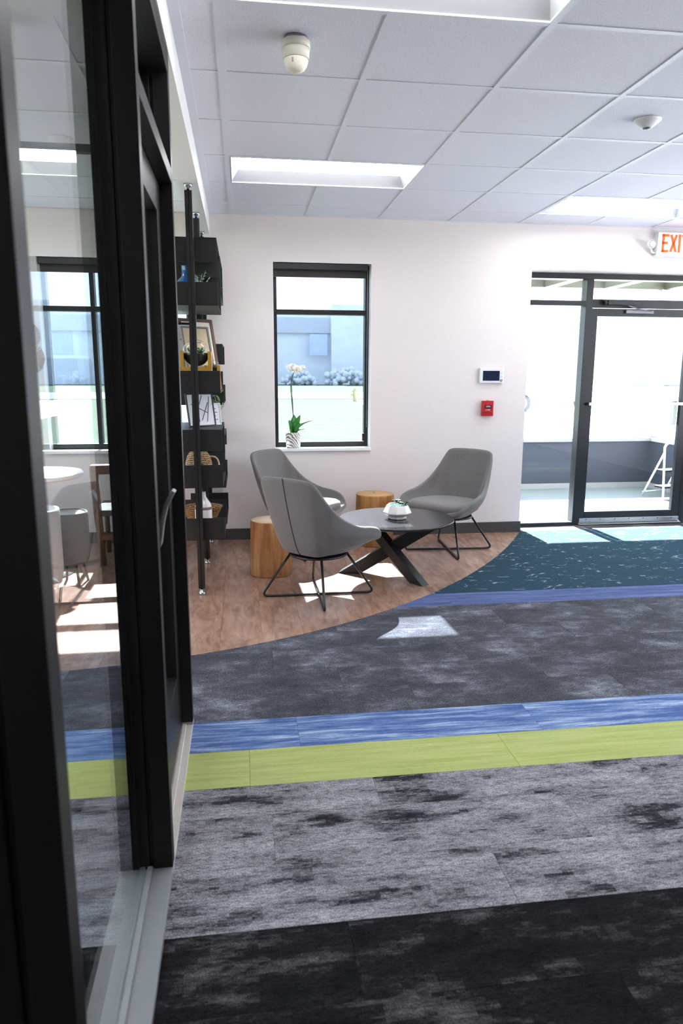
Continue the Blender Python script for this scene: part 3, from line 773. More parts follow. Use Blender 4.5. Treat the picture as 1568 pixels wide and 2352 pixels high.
# ------------------------------------------------------------------ LOUNGE CHAIRS
def make_chair():
    root = empty('lounge_chair', 'x', 'chair')
    half = [(0, -.345, .818), (.11, -.342, .816), (.192, -.326, .806), (.228, -.294, .770), (.258, -.220, .668), (.292, -.115, .566),
            (.325, .010, .502), (.340, .130, .478), (.338, .215, .452), (.312, .275, .405), (.262, .310, .362), (.15, .330, .343)]
    loop = half+[(0, .336, .338)]+[(-x, y_, z) for x, y_, z in reversed(half[1:])]
    rim = catmull(loop, 4, True)
    n = len(rim); vs = []; K = 12
    for R in rim:
        x, y_, z = R
        zh = min(.345, z-.012)
        ky = .60 if y_ < 0 else .80
        H = Vector((x*.70, y_*ky, zh)); D = Vector((x*.46, y_*(.40 if y_ < 0 else .55), min(.300, zh-.012))); Z0 = Vector((0, .0, .285))
        A = R.lerp(H, .52); out = Vector((x, y_, 0)); out = out.normalized() if out.length > 0 else out
        A = A+out*(.026 if y_ > -.2 else .012)
        prof = catmull([R, A, H, D, Z0*.97+D*.03], 5)
        vs += prof
    K = 21; fs = []
    for i in range(n):
        j = (i+1) % n
        for k in range(K-1): fs.append((i*K+k, j*K+k, j*K+k+1, i*K+k+1))
    fs.append(tuple(i*K+K-1 for i in range(n)))
    mb = MB(); mb.add(vs, fs, True)
    sh = mb.build('shell', 'grey_fabric', root)
    so_ = sh.modifiers.new('thick', 'SOLIDIFY'); so_.thickness = .032; so_.offset = -1
    sb = sh.modifiers.new('sub', 'SUBSURF'); sb.levels = 1; sb.render_levels = 1
    # back seam follows the outer surface at the middle of the back
    seam = [vs[k]+Vector((0, -.0005, 0)) for k in range(0, 13)]
    MB().tube(seam, .0028, 6).build('seam', 'seam_dark', sh)
    # seat pad
    pad = MB(); m_ = 40; rings = [(.90, .352), (1.0, .368), (1.02, .390), (1.0, .412), (.93, .426), (.75, .434), (.4, .437), (.02, .438)]
    pv = []
    for s_, z in rings:
        for k in range(m_):
            a = 2*math.pi*k/m_; ca, sa = math.cos(a), math.sin(a)
            e = .62
            px = .275*s_*math.copysign(abs(ca)**e, ca); py = .255*s_*math.copysign(abs(sa)**e, sa)
            if py < 0: px *= 1-.22*(-py/.255)
            pv.append((px, .064+py, z))
    pf = [(i*m_+k, i*m_+(k+1) % m_, (i+1)*m_+(k+1) % m_, (i+1)*m_+k) for i in range(len(rings)-1) for k in range(m_)]
    pf += [tuple(reversed(range(m_))), tuple(range((len(rings)-1)*m_, len(rings)*m_))]
    pad.add(pv, pf, True); pad.build('seat_pad', 'grey_fabric', root)
    for sg in (1, -1):
        c45 = math.sqrt(.5); d = Vector((c45, c45*sg, 0)); r0, r1 = .165, .375
        z0 = .0095
        pts = [d*r0+Vector((0, 0, .315)), d*r1+Vector((0, 0, z0)), -d*r1+Vector((0, 0, z0)), -d*r0+Vector((0, 0, .315))]
        MB().tube(fillet(pts, .05), .0085, 10).build('leg_frame', 'rod_black', root)
    MB().lathe([(.19, .284), (.185, .296)], 32).build('under_plate', 'rod_black', root)
    return root
ch = make_chair()
ch.location = (.475, 4.52, 0); ch.rotation_euler = (0, 0, -math.pi/4)
ch['label'] = 'grey upholstered lounge chair in front, seen from behind, beside the stump'; ch['group'] = 'grey lounge chairs round the coffee table'
dup(ch, (.43, 5.735, 0), -3*math.pi/4+.10, 'grey upholstered lounge chair below the window, half hidden behind another chair', 'grey lounge chairs round the coffee table')
dup(ch, (1.675, 5.625, 0), 3*math.pi/4-.05, 'grey upholstered lounge chair facing the viewer, beyond the coffee table', 'grey lounge chairs round the coffee table')

# ------------------------------------------------------------------ COFFEE TABLE
ct = empty('coffee_table', 'round dark coffee table with crossed black beam legs', 'table', (1.085, 4.952, 0))
MB().lathe([(.402, .403), (.412, .408), (.413, .416), (.409, .420)], 96).build('table_top', 'table_dark', ct)
def beam(a, b_, wdt, th):
    a, b_ = Vector(a), Vector(b_); mb = MB()
    d = (b_-a); hz = Vector((d.x, d.y, 0)).normalized(); sd = Vector((-hz.y, hz.x, 0))
    vs = [p+hz*(s1*wdt)+sd*(s2*th) for p in (a, b_) for s1 in (-1, 1) for s2 in (-1, 1)]
    mb.add(vs, [(0, 1, 3, 2), (4, 6, 7, 5), (0, 4, 5, 1), (2, 3, 7, 6), (0, 2, 6, 4), (1, 5, 7, 3)])
    return mb
beam((-.330, .088, 0), (.27, -.09, .402), .080, .034).build('leg', 'black_steel', ct, .003)
beam((.112, -.267, 0), (-.20, .20, .402), .064, .034).build('leg', 'black_steel', ct, .003)
MB().lathe([(.27, .392), (.27, .403)], 48).build('under_frame', 'black_steel', ct)

# succulent planter on the table
sp = empty('succulent_planter', 'white faceted bowl of small succulents on the dark coffee table', 'plant', (1.085, 4.93, .4202), .3)
MB().lathe([(.058, .006), (.062, .0), (.068, .006), (.070, .020), (.104, .044), (.102, .052), (.078, .098), (.074, .100), (.070, .096), (.090, .056), (.05, .03)], 9, cap0=True, cap1=True, smooth=False).build('bowl', 'ceramic_white', sp, .003)
MB().lathe([(.005, .086), (.071, .084)], 18, cap0=False).build('soil', 'soil', sp)
def rosette(cx, cy, cz, r, mat, n=14, wide=.32):
    mb = MB()
    for q in range(n):
        a = q*2.4; rr = r*(.45+.55*q/n); el = .9-.75*q/n
        tip = (cx+rr*math.cos(a)*math.cos(el), cy+rr*math.sin(a)*math.cos(el), cz+rr*math.sin(el)*.9+.004)
        mb.leaf((cx, cy, cz), tip, rr*wide, (0, 0, 1), .12, 4, .0018)
    mb.build('rosette', mat, sp)
for q, (ax, ay, r) in enumerate([(-.045, -.02, .036), (-.028, .028, .034), (-.012, -.038, .036), (.0, .005, .03), (-.055, .01, .03), (.012, -.05, .026)]):
    rosette(ax, ay, .088+.006*(q % 2), r, 'succulent_blue')
for q, (ax, ay, r) in enumerate([(.038, .012, .046), (.052, -.02, .04), (.02, .045, .042), (.056, .03, .042), (.03, -.03, .034)]):
    rosette(ax, ay, .094+.008*(q % 3), r, 'succulent_dark', 16, .24)

# ------------------------------------------------------------------ LOG STUMP TABLES
def stump(label, loc, r, h, ms, mtp, seed):
    rd = random.Random(seed); ph = [rd.uniform(0, 6.28) for _ in range(4)]
    wob = lambda a, z: 1+.022*math.sin(2*a+ph[0])+.016*math.sin(3*a+ph[1]+z)+.008*math.sin(7*a+ph[2]+2*z)+.03*(.5-z/h)*math.sin(a+ph[3])
    root = empty('stump_table', label, 'side table', loc, 0, 'log stump side tables')
    MB().lathe([(r*.985, 0), (r*1.0, .01), (r*.99, h*.3), (r*.985, h*.6), (r*.975, h-.012), (r*.962, h-.003)], 64, wob=wob).build('trunk', ms, root)
    MB().lathe([(r*.955, h-.0035), (r*.945, h), (r*.3, h+.0005)], 64, wob=wob).build('top_face', mtp, root)
    mb = MB(); ck = [(-.01, -.02), (.004, .0), (-.004, .03), (.012, .07)]
    mb.tube([(x, y_+.02, h+.0006) for x, y_ in ck], [.001, .003, .0025, .0008], 5); mb.build('crack', 'band_brown', root)
stump('pale log stump table standing left of the front grey chair', (.192, 5.10, 0), .148, .402, 'stump_side', 'stump_top', 3)
stump('amber log stump table by the wall behind the coffee table', (1.105, 5.93, 0), .163, .438, 'stump2_side', 'stump2_top', 9)

# ------------------------------------------------------------------ ORCHID on the window sill
orc = empty('orchid', 'white orchid in a leaf patterned pot on the window sill', 'plant', (.442, 6.288, .7992))
MB().lathe([(.050, 0), (.060, .002), (.062, .01), (.068, .130), (.065, .134), (.062, .130), (.058, .10)], 28).build('pot', 'pot_leaf_print', orc)
MB().lathe([(.005, .118), (.059, .114)], 20, cap0=False).build('soil', 'soil', orc)
for (b_, t_, wd, nn) in [((0, 0, .12), (.17, .01, .235), .036, (-.4, -.6, 1)), ((0, 0, .12), (-.042, -.02, .235), .030, (.5, -1, .2)), ((0, .005, .12), (.012, .02, .285), .038, (0, -1, .15)),
                         ((.01, -.005, .12), (.062, -.03, .285), .032, (-.3, -1, .2)), ((.01, -.01, .12), (.10, -.04, .165), .020, (0, -.6, 1)), ((.02, -.02, .12), (.06, -.06, .215), .024, (-.3, -1, .5)), ((-.01, 0, .12), (-.03, .03, .24), .026, (.3, -1, .1))]:
    MB().leaf(b_, t_, wd, nn, .18, 8, .0022).build('leaf', 'leaf_green', orc)
MB().tube(catmull([(.002, 0, .12), (.004, 0, .25), (-.008, 0, .40), (-.016, 0, .52), (-.006, 0, .60), (.02, -.01, .66), (.07, -.012, .69), (.105, -.01, .69)], 5), .0042, 6).build('stem', 'stem_green', orc)
MB().tube([(.006, .004, .12), (.0, .004, .38), (-.012, .003, .58)], .003, 6).build('stake', 'stem_green', orc)
def flower(c, s_, tilt):
    mb = MB(); c = Vector(c)
    for q in range(5):
        a = math.pi/2+q*2*math.pi/5+tilt; big = 1.0 if q in (1, 4) else .8
        mb.leaf(c, c+Vector((math.cos(a)*s_*big, -.006, math.sin(a)*s_*big)), s_*(.62 if q in (1, 4) else .36), (0, -1, 0), .12, 6, .001)
    f_ = mb.build('flower', 'petal_white', orc)
    MB().sphere(c+Vector((0, -.008, -.006)), .008, 8, 6).build('flower_centre', 'petal_centre', f_)
flower((-.004, -.02, .685), .048, .1); flower((.036, -.026, .672), .046, -.15); flower((.078, -.02, .682), .036, .3)
for q in range(5):
    a = q*1.3+.4
    pts = catmull([(0, 0, .122), (.05*math.cos(a), .04*math.sin(a)-.02, .16), (.11*math.cos(a), .03*math.sin(a)-.03, .14+.02*(q % 3))], 4)
    MB().tube(pts, .0014, 5).build('aerial_root', 'leaf_pale', orc)

# ------------------------------------------------------------------ WALL DEVICES
kp = empty('alarm_keypad', 'white wall keypad with dark navy screen left of the entrance', 'keypad', (2.197, YW, 1.425))
MB().box(-.111, .111, -.026, 0, -.066, .066).build('case', 'white_plastic', kp, .006)
MB().box(-.082, .070, -.0285, -.026, -.045, .041).build('screen', 'navy_screen', kp)
for zz in (.022, -.010):
    mb = MB(); mb.lathe([(.008, 0), (.0075, .0025)], 16); o = mb.build('button', 'keypad_grey', kp); o.location = (.090, -.026, zz); o.rotation_euler = (math.pi/2, 0, 0)
sh_ = [(-.010, .010), (.010, .010), (.010, -.002), (.006, -.008), (0, -.011), (-.006, -.008), (-.010, -.002)]
o = MB().prism(sh_, 0, .002).build('shield_badge', 'badge_brown', kp); o.location = (.088, -.026, -.044); o.rotation_euler = (math.pi/2, 0, 0)
o2 = MB().prism([(x*.6, y_*.6) for x, y_ in sh_], .002, .0028).build('badge_mark', 'badge_gold', o)

# simple stroke lettering, one mesh per word
STROKES = {'E': [[(1, 1), (0, 1), (0, 0), (1, 0)], [(0, .52), (.78, .52)]], 'X': [[(0, 0), (1, 1)], [(0, 1), (1, 0)]], 'I': [[(.5, 0), (.5, 1)]],
           'T': [[(0, 1), (1, 1)], [(.5, 1), (.5, 0)]], 'F': [[(1, 1), (0, 1), (0, 0)], [(0, .52), (.78, .52)]], 'R': [[(0, 0), (0, 1), (.7, 1), (.95, .88), (.95, .64), (.7, .52), (0, .52)], [(.5, .52), (1, 0)]],
           'L': [[(0, 1), (0, 0), (1, 0)]], 'A': [[(0, 0), (.5, 1), (1, 0)], [(.2, .35), (.8, .35)]], 'P': [[(0, 0), (0, 1), (.8, 1), (1, .78), (.8, .52), (0, .52)]],
           'U': [[(0, 1), (0, .15), (.25, 0), (.75, 0), (1, .15), (1, 1)]], 'D': [[(0, 0), (0, 1), (.7, 1), (1, .7), (1, .3), (.7, 0), (0, 0)]], 'N': [[(0, 0), (0, 1), (1, 0), (1, 1)]],
           'O': [[(.2, 0), (0, .2), (0, .8), (.2, 1), (.8, 1), (1, .8), (1, .2), (.8, 0), (.2, 0)]], 'W': [[(0, 1), (.25, 0), (.5, .8), (.75, 0), (1, 1)]], 'M': [[(0, 0), (0, 1), (.5, .4), (1, 1), (1, 0)]]}
def word(text, h, wch, gap, sw, depth, widths=None):
    """letters in the xz plane, facing -y, starting at x = 0"""
    mb = MB(); x = 0
    for chh in text:
        wd = (widths or {}).get(chh, wch)
        if chh != ' ':
            for pl in STROKES[chh]:
                for (a0, b0), (a1, b1) in zip(pl[:-1], pl[1:]):
                    ins = sw/2
                    p0 = Vector((x+ins+a0*(wd-sw), 0, ins+b0*(h-sw))); p1 = Vector((x+ins+a1*(wd-sw), 0, ins+b1*(h-sw)))
                    t = (p1-p0).normalized()
                    mb.obox((p0+p1)/2+Vector((0, -depth/2, 0)), t, (0, 1, 0), t.cross(Vector((0, 1, 0))), (p1-p0).length/2+(sw/2 if abs(t.x)*abs(t.z) < .01 else sw*.3), depth/2, sw/2)
        x += wd+gap
    return mb, x-gap
fp = empty('fire_alarm_pull', 'small red fire alarm pull station on the wall', 'fire alarm', (2.169, YW, 1.138))
MB().box(-.050, .050, -.040, 0, -.067, .067).box(-.008, .008, -.03, -.01, .067, .071).build('case', 'fire_red', fp, .004)
MB().box(-.032, .034, -.0415, -.040, -.003, .030).build('label_panel', 'fire_dark', fp)
mb, wl = word('FIRE', .012, .008, .002, .0022, .001); o = mb.build('lettering', 'label_white', fp); o.location = (-wl/2, -.040, -.019)
MB().box(-.016, .018, -.0422, -.0415, .019, .022).box(-.021, .021, -.0422, -.0415, .012, .016).build('label_print', 'keypad_grey', fp)
MB().box(-.034, .034, -.052, -.040, -.036, -.026).box(-.034, .034, -.044, -.040, -.050, -.026).build('pull_bar', 'fire_red', fp, .003)

ex = empty('exit_sign', 'white exit sign with orange letters above the entrance', 'exit sign', (3.815, YW, 2.559))
MB().box(-.168, .168, -.055, 0, -.098, .103).box(-.175, .175, -.03, 0, -.104, -.098).build('housing', 'white_plastic', ex, .006)
mb, wl = word('EXIT', .150, .062, .013, .0195, .003, {'I': .0195, 'X': .066}); o = mb.build('lettering', 'exit_orange', ex); o.location = (-.129, -.0555, -.064)
for sg in (-1, 1):
    hd_ = MB(); hd_.lathe([(.030, 0), (.036, .006), (.037, .03), (.028, .05), (.01, .055)], 24)
    o = hd_.build('lamp_head', 'white_plastic', ex, .0); o.location = (sg*.235, -.082, -.002); o.rotation_euler = (-math.pi/2, 0, 0)
    MB().lathe([(.030, -.001), (.02, -.004), (.002, -.005)], 20).build('lamp_lens', 'keypad_grey', o)
    MB().tube([(sg*.228, -.05, -.035), (sg*.205, -.03, -.062), (sg*.165, -.025, -.075)], .009, 8).build('lamp_arm', 'white_plastic', ex)

# ------------------------------------------------------------------ CEILING DEVICES
dc = empty('dome_detector', 'cream tiered dome detector hanging from the ceiling tiles', 'detector', (.240, 3.055, ZC+.004))
MB().lathe([(.045, 0), (.047, -.012)], 32).build('base', 'grey_metal', dc)
MB().lathe([(.050, -.012), (.056, -.016), (.0555, -.042)], 40).build('upper_ring', 'cream_plastic', dc)
MB().lathe([(.0535, -.0425), (.054, -.0445), (.050, -.078)], 40).build('lower_ring', 'cream_plastic', dc)
MB().lathe([(.0475, -.0785), (.0478, -.081), (.044, -.098), (.034, -.113), (.018, -.123), (.001, -.126)], 40, cap1=False).build('dome', 'cream_plastic', dc)
MB().box(-.018, -.014, -.046, -.040, -.10, -.086).build('slot', 'band_brown', dc)
sd_ = empty('smoke_detector', 'low white smoke detector on the ceiling near the right edge', 'detector', (2.075, 3.70, ZC+.004))
MB().lathe([(.066, 0), (.067, -.006), (.060, -.014), (.026, -.038), (.022, -.040)], 40).build('body', 'white_plastic', sd_)
MB().lathe([(.021, -.040), (.017, -.046), (.004, -.048)], 24).build('sensor_cap', 'grey_metal', sd_)

# ------------------------------------------------------------------ SHELF UNIT (floor to ceiling posts with black trays)
su = empty('shelf_unit', 'black floor to ceiling pole shelf of open metal trays', 'shelf', (-.286, 5.4, 0))
for py in (4.640, 5.430, 6.130):
    pst = MB()
    for sx in (-.0115, .0115):
        for sy in (-.0115, .0115):
            pst.box(sx-.0095, sx+.0095, py-5.4+sy-.0095, py-5.4+sy+.0095, .045, 2.505)
    pst.box(-.014, .014, py-5.4-.014, py-5.4+.014, .045, 2.505)
    p_ = pst.build('post', 'black_steel', su)
    MB().lathe([(.022, 0), (.024, .006), (.020, .020), (.012, .026), (.011, .045)], 24, (0, py-5.4, 0)).build('levelling_foot', 'chrome', p_)
    MB().lathe([(.009, 2.505), (.010, 2.518), (.026, 2.530), (.027, ZB), (.0, ZB)][:-1], 24, (0, py-5.4, 0)).build('ceiling_cap', 'chrome', p_)
HXs = .157; th = .006
def tray(y0, y1, z0, z1, inverted):
    a, b_ = y0-5.4, y1-5.4
    mb = MB()
    if inverted: mb.box(-HXs, HXs, a, b_, z1-th, z1)
    else: mb.box(-HXs, HXs, a, b_, z0, z0+th)
    o = mb.build('tray', 'shelf_black', su, .001)
    for q in (a, b_-th):
        MB().box(-HXs, HXs, q, q+th, z0+(0 if inverted else th), z1-(th if inverted else 0)).build('end_panel', 'shelf_black', o, .001)
    MB().box(-.012, .012, a-.0, a+.0, z0, z1) if False else None
    return o
Y0, Y1 = 4.668, 5.404
Z = {1: (2.106, 2.250, True), 2: (1.849, 1.988, False), 3: (1.314, 1.452, False), 4: (.943, 1.083, True), 5: (.708, .856, False), 6: (.360, .506, False)}
for k_, (a, b_, inv) in Z.items(): tray(Y0, Y1, a, b_, inv)
for a, b_, inv in ((2.118, 2.262, True), (1.975, 2.117, False), (1.508, 1.649, True), (1.206, 1.346, False), (.850, .985, True), (.582, .722, False), (.300, .440, False)):
    tray(5.458, 6.102, a, b_, inv)

G = 'objects on the pole shelf'
# blue vase
bv = empty('blue_vase', 'round bodied blue glazed vase on the top shelf tray', 'vase', (-.324, 4.86, 1.8554))
MB().lathe([(.045, 0), (.055, .004), (.076, .06), (.080, .11), (.073, .145), (.054, .168), (.038, .182), (.033, .196), (.032, .246), (.035, .252), (.028, .250), (.026, .19)], 32).build('body', 'ceramic_blue', bv)
# trailing sprigs behind it
sgp = empty('sprig_plant', 'pale green leafy sprigs in a small pot behind the blue vase', 'plant', (-.275, 5.05, 1.8554))
MB().lathe([(.04, 0), (.046, .003), (.054, .08), (.05, .083), (.046, .07)], 24).build('pot', 'ceramic_white', sgp)
rd = random.Random(4)
for q in range(16):
    a = rd.uniform(0, 6.28); L = rd.uniform(.12, .2); sp_ = rd.uniform(.02, .09)
    tip = Vector((sp_*math.cos(a), sp_*math.sin(a), .07+L))
    mb = MB(); mb.tube([(0, 0, .06), (tip.x*.5, tip.y*.5, .07+L*.6), tip], .0012, 5)
    for t in range(7):
        u = .3+.1*t; c = Vector((tip.x*u, tip.y*u, .06+(tip.z-.06)*u)); b2 = rd.uniform(0, 6.28)
        mb.leaf(c, c+Vector((math.cos(b2)*.016, math.sin(b2)*.016, .008)), .005, (0, 0, 1), .1, 3, .0006)
    mb.build('sprig', 'leaf_pale', sgp)
# terrariums
def terrarium(label, loc, r, hb, half):
    t = empty('terrarium', label, 'terrarium', loc)
    mb = MB(); n = 10
    # wood stand: two cheeks cut out for the globe and a base
    zc = hb-.01
    mb.box(-half, half, -half*.8, half*.8, 0, max(.02, zc-r-.003)).box(-half, -half+.022, -half*.8, half*.8, max(.02, zc-r-.003), hb).box(half-.022, half, -half*.8, half*.8, max(.02, zc-r-.003), hb)
    mb.build('stand', 'gold_wood', t, .002)
    MB().sphere((0, 0, zc), r, 28, 18).build('globe', 'globe_glass', t)
    prof = [(max(1e-3, math.sin(math.pi*i/16))*r*.96, -math.cos(math.pi*i/16)*r*.96+zc) for i in range(9)]
    MB().lathe(prof, 28, cap0=False, cap1=True).build('soil', 'soil', t)
    for q in range(7):
        a = q*.9; mb = MB()
        for k in range(5):
            b2 = a+k*1.25; L = r*.55
            c = Vector((r*.4*math.cos(a), r*.4*math.sin(a), zc))
            mb.leaf(c, c+Vector((math.cos(b2)*L*.5, math.sin(b2)*L*.5, L*.75)), L*.16, (math.cos(b2), math.sin(b2), .4), .12, 4, .0008)
        mb.build('fern', 'leaf_green', t)
terrarium('glass globe terrarium with dark soil on a golden wood stand', (-.283, 4.84, 1.3204), .087, .255, .098)
terrarium('small globe terrarium half hidden behind the larger globe', (-.188, 5.01, 1.3204), .046, .17, .052)
# framed pictures
def picture(label, loc, w_, h_, rz, lean, fr, mat_, fw_=.02, art=None, lines=0):
    root = empty('picture_frame', label, 'picture frame', loc, rz)
    root.rotation_euler = (-lean, 0, rz); root.location.z += .0145*math.sin(lean)
    f = MB(); d = .014
    f.box(-w_/2, -w_/2+fw_, 0, d, 0, h_).box(w_/2-fw_, w_/2, 0, d, 0, h_).box(-w_/2+fw_, w_/2-fw_, 0, d, 0, fw_).box(-w_/2+fw_, w_/2-fw_, 0, d, h_-fw_, h_)
    f.build('frame', fr, root, .0015)
    MB().box(-w_/2+fw_, w_/2-fw_, .005, .012, fw_, h_-fw_).build('backing_card', mat_, root)
    if art:
        m_ = w_*.2; MB().box(-w_/2+fw_+m_*.6, w_/2-fw_-m_*.6, .0042, .005, fw_+m_*.7, h_-fw_-m_*.7).build('print', art, root)
    rr = random.Random(len(label))
    if lines:
        for q in range(lines):
            zz = h_*(.25+.5*q/max(1, lines-1)); ww = (w_/2-fw_)*rr.uniform(.3, .62)
            MB().box(-ww, ww, .0036, .0042, zz-.003, zz+.003).build('print_line', 'ink_grey', root)
    return root
R45 = .62
picture('brown framed picture with wide cream mat leaning on the shelf', (-.245, 5.20, 1.3212), .28, .50, R45, .22, 'frame_brown', 'mat_cream', .022, 'paper_tan')
picture('tan certificate in a thin grey frame in front of the brown frame', (-.245, 5.06, 1.3212), .22, .44, R45, .24, 'ink_grey', 'paper_tan', .014, None, 5)
picture('black framed certificate with white paper at the back left', (-.362, 5.10, 1.3212), .13, .46, .3, .14, 'frame_black', 'paper_white', .016, None, 4)
pl = picture('white line drawing in a thin black frame below the golden stand', (-.256, 4.93, 1.0842), .21, .222, R45, .20, 'frame_black', 'paper_white', .008)
for (x0, z0, x1, z1) in ((-.06, .03, .02, .21), (-.02, .03, -.02, .15), (.0, .04, .06, .16), (-.07, .15, .05, .09), (.04, .03, .075, .2)):
    mb = MB(); mb.tube([(x0, .0045, z0), (x1, .0045, z1)], .0022, 5); mb.build('drawn_line', 'ink_black', pl)
picture('small white certificate standing behind the black line drawing', (-.185, 5.06, 1.0842), .10, .15, .35, .2, 'paper_white', 'paper_white', .006, None, 4)
# curly plant on the shelf
cp = empty('curly_plant', 'wooden bead pole with curling pale green tendrils on the shelf', 'plant', (-.236, 5.24, 1.0835))
MB().lathe([(.028, 0), (.03, .004), (.03, .012)], 20).build('base', 'gold_wood', cp)
bd = MB()
for q in range(13): bd.sphere((0, 0, .021+q*.0165), .0095, 10, 7)
bd.build('bead_pole', 'rope', cp)
for q in range(10):
    a = q*.67; r = .045+.012*(q % 3); cx_, cy_ = .055*math.cos(a), .05*math.sin(a)
    pts = [(cx_+r*math.cos(a)*math.cos(t*.42)*(.6+.05*t), cy_+r*math.sin(a)*math.cos(t*.42)*(.6+.05*t), .145+.055*math.sin(t*.42)) for t in range(16)]
    MB().tube([(0, 0, .19)]+pts, .0022, 5).build('tendril', 'curl_green', cp)
# basket jug
bk = empty('wicker_jug', 'woven rush jug with a cane handle on the lower shelf', 'basket', (-.292, 4.86, .7142))
MB().lathe([(.072, 0), (.082, .006), (.090, .06), (.088, .135), (.076, .180), (.058, .205), (.054, .224), (.048, .224), (.046, .2)], 32).build('body', 'woven_rush', bk)
for dx in (0, .012):
    MB().tube(catmull([(.058, dx-.006, .175), (.105, dx-.006, .172), (.128, dx-.006, .145), (.128, dx-.006, .10), (.084, dx-.006, .045)], 5), .0055, 8).build('handle', 'rope', bk)
# white bottle vase and bowl
bo = empty('bottle_vase', 'white bottle vase with two brown bands on the lowest tray', 'vase', (-.268, 4.80, .3662))
MB().lathe([(.048, 0), (.055, .004), (.057, .02), (.057, .185), (.050, .215), (.030, .245), (.0195, .262), (.018, .292), (.020, .296), (.015, .294), (.013, .25)], 36).build('body', 'ceramic_white', bo)
for z_ in (.066, .178):
    MB().lathe([(.0572, z_), (.0578, z_+.003), (.0578, z_+.016), (.0572, z_+.019)], 36, cap0=False, cap1=False).build('band', 'band_brown', bo)
wb = empty('woven_bowl', 'flared woven bowl behind the white bottle on the lowest tray', 'bowl', (-.290, 5.02, .3662))
MB().lathe([(.06, 0), (.066, .004), (.10, .07), (.142, .158), (.146, .158), (.138, .15), (.094, .066), (.06, .012)], 36).build('body', 'woven_bowl', wb)
# back section objects
bx = empty('storage_box', 'small white card box on the tray near the far wall', 'box', (-.372, 5.70, .5884))
MB().box(-.05, .05, -.08, .08, 0, .125).build('body', 'paper_white', bx, .002); MB().box(-.052, .052, -.082, .082, .125, .145).build('lid', 'paper_white', bx, .002)
mg = empty('magazine', 'colourful printed booklet leaning on the tray near the far wall', 'booklet', (-.215, 5.62, .5903), .5); mg.rotation_euler = (-.2, 0, .5)
MB().box(-.09, .09, 0, .006, 0, .20).build('cover', 'magazine', mg)
MB().box(-.088, .088, .0015, .0085, .002, .198).build('pages', 'paper_white', mg)

# ------------------------------------------------------------------ MEETING ROOM behind the glass
rt_ = empty('round_table', 'white round pedestal table behind the glass partition', 'table', (-1.50, 5.30, 0))
MB().lathe([(.345, .712), (.36, .716), (.36, .736), (.355, .740)], 64).build('table_top', 'laminate_white', rt_)
MB().lathe([(.343, .704), (.345, .712)], 64).build('edge_band', 'laminate_edge', rt_)
MB().lathe([(.035, .02), (.035, .70), (.12, .704)], 24).build('column', 'grey_metal', rt_); MB().lathe([(.26, 0), (.26, .008), (.04, .022)], 40).build('foot', 'grey_metal', rt_)
def barrel(label, loc, r, h, mat, zb, seat, rz=0):
    t = empty('barrel_chair', label, 'chair', loc, rz, 'barrel chairs in the meeting room')
    MB().lathe([(r*.82, zb), (r*.92, zb+.02), (r, zb+.10), (r, h-.02), (r*.985, h-.006), (r*.96, h), (r*.90, h), (r*.87, h-.01), (r*.87, seat)], 40).build('shell', mat, t)
    MB().lathe([(r*.86, seat), (r*.84, seat+.03), (r*.7, seat+.04), (.01, seat+.042)], 36).build('seat_pad', 'barrel_pale', t)  # sunlit seat of the grey stool is put into the pale pad colour
    for q in range(4):
        a = q*math.pi/2+.6
        MB().tube([(r*.6*math.cos(a), r*.6*math.sin(a), zb+.01), (r*.85*math.cos(a), r*.85*math.sin(a), .001)], .009, 8).build('leg', 'rod_black', t)
barrel('dark grey barrel stool behind the glass, sunlit top coloured pale', (-1.19, 5.02, 0), .128, .505, 'barrel_grey', .15, .465)
barrel('pale barrel chair at the left edge of the glass pane', (-1.34, 4.62, 0), .19, .60, 'barrel_pale', .10, .40, .8)
wc = empty('wooden_chair', 'brown wooden framed armchair seen through the glass partition', 'chair', (-.90, 5.46, 0), .06)
MB().box(-.22, .26, -.03, .03, .70, .775).build('top_rail', 'brown_wood', wc, .02)
for sx in (-.19, .23):
    MB().tube([(sx, 0, .72), (sx+.01, 0, .4), (sx+.03, .02, .003)], [.032, .03, .022], 10).build('back_post', 'brown_wood', wc)
    MB().tube([(sx+.02, .42, .40), (sx+.02, .44, .003)], .02, 10).build('front_leg', 'brown_wood', wc)
MB().box(-.17, .23, -.02, .02, .20, .25).build('lower_rail', 'brown_wood', wc, .008)
MB().box(-.2, .26, 0, .46, .38, .43).build('seat', 'barrel_grey', wc, .015)
def fan(label, loc, r):
    o_ = empty('wall_fan', label, 'wall decor', loc, 0, 'gold fans on the meeting room wall')
    n = 26; mb = MB(); vs = []
    for k in range(n*2+1):
        a = -math.pi*.62+k*(math.pi*1.24)/(n*2); d = -.012 if k % 2 else -.004
        vs += [(r*.12*math.cos(a), d*.5, r*.12*math.sin(a)), (r*math.cos(a), d, r*math.sin(a)), (r*math.cos(a), d+.003, r*math.sin(a)), (r*.12*math.cos(a), d*.5+.002, r*.12*math.sin(a))]
    fs = []
    for k in range(n*2):
        q = k*4
        for e in range(4): fs.append((q+e, q+(e+1) % 4, q+4+(e+1) % 4, q+4+e))
    mb.add(vs, fs); mb.build('pleats', 'gold_metal', o_)
    MB().sphere((0, -.006, 0), r*.13, 12, 8).build('hub', 'gold_metal', o_)
fan('upper gold pleated fan on the meeting room wall', (-1.70, YW-.004, 1.735), .105)
fan('lower gold pleated fan on the meeting room wall', (-1.695, YW-.004, 1.555), .125)
pnl = empty('linear_pendant', 'dark linear lamp hung below the meeting room ceiling', 'lamp', (-.80, 3.75, 0))
for q in (-.30, .10): MB().tube([(q, .36, ZC+.003), (q, .36, 2.58)], .004, 8).build('rod', 'grey_metal', pnl)
MB().box(-.36, .16, .335, .385, 2.545, 2.585).build('bar', 'barrel_grey', pnl, .006)
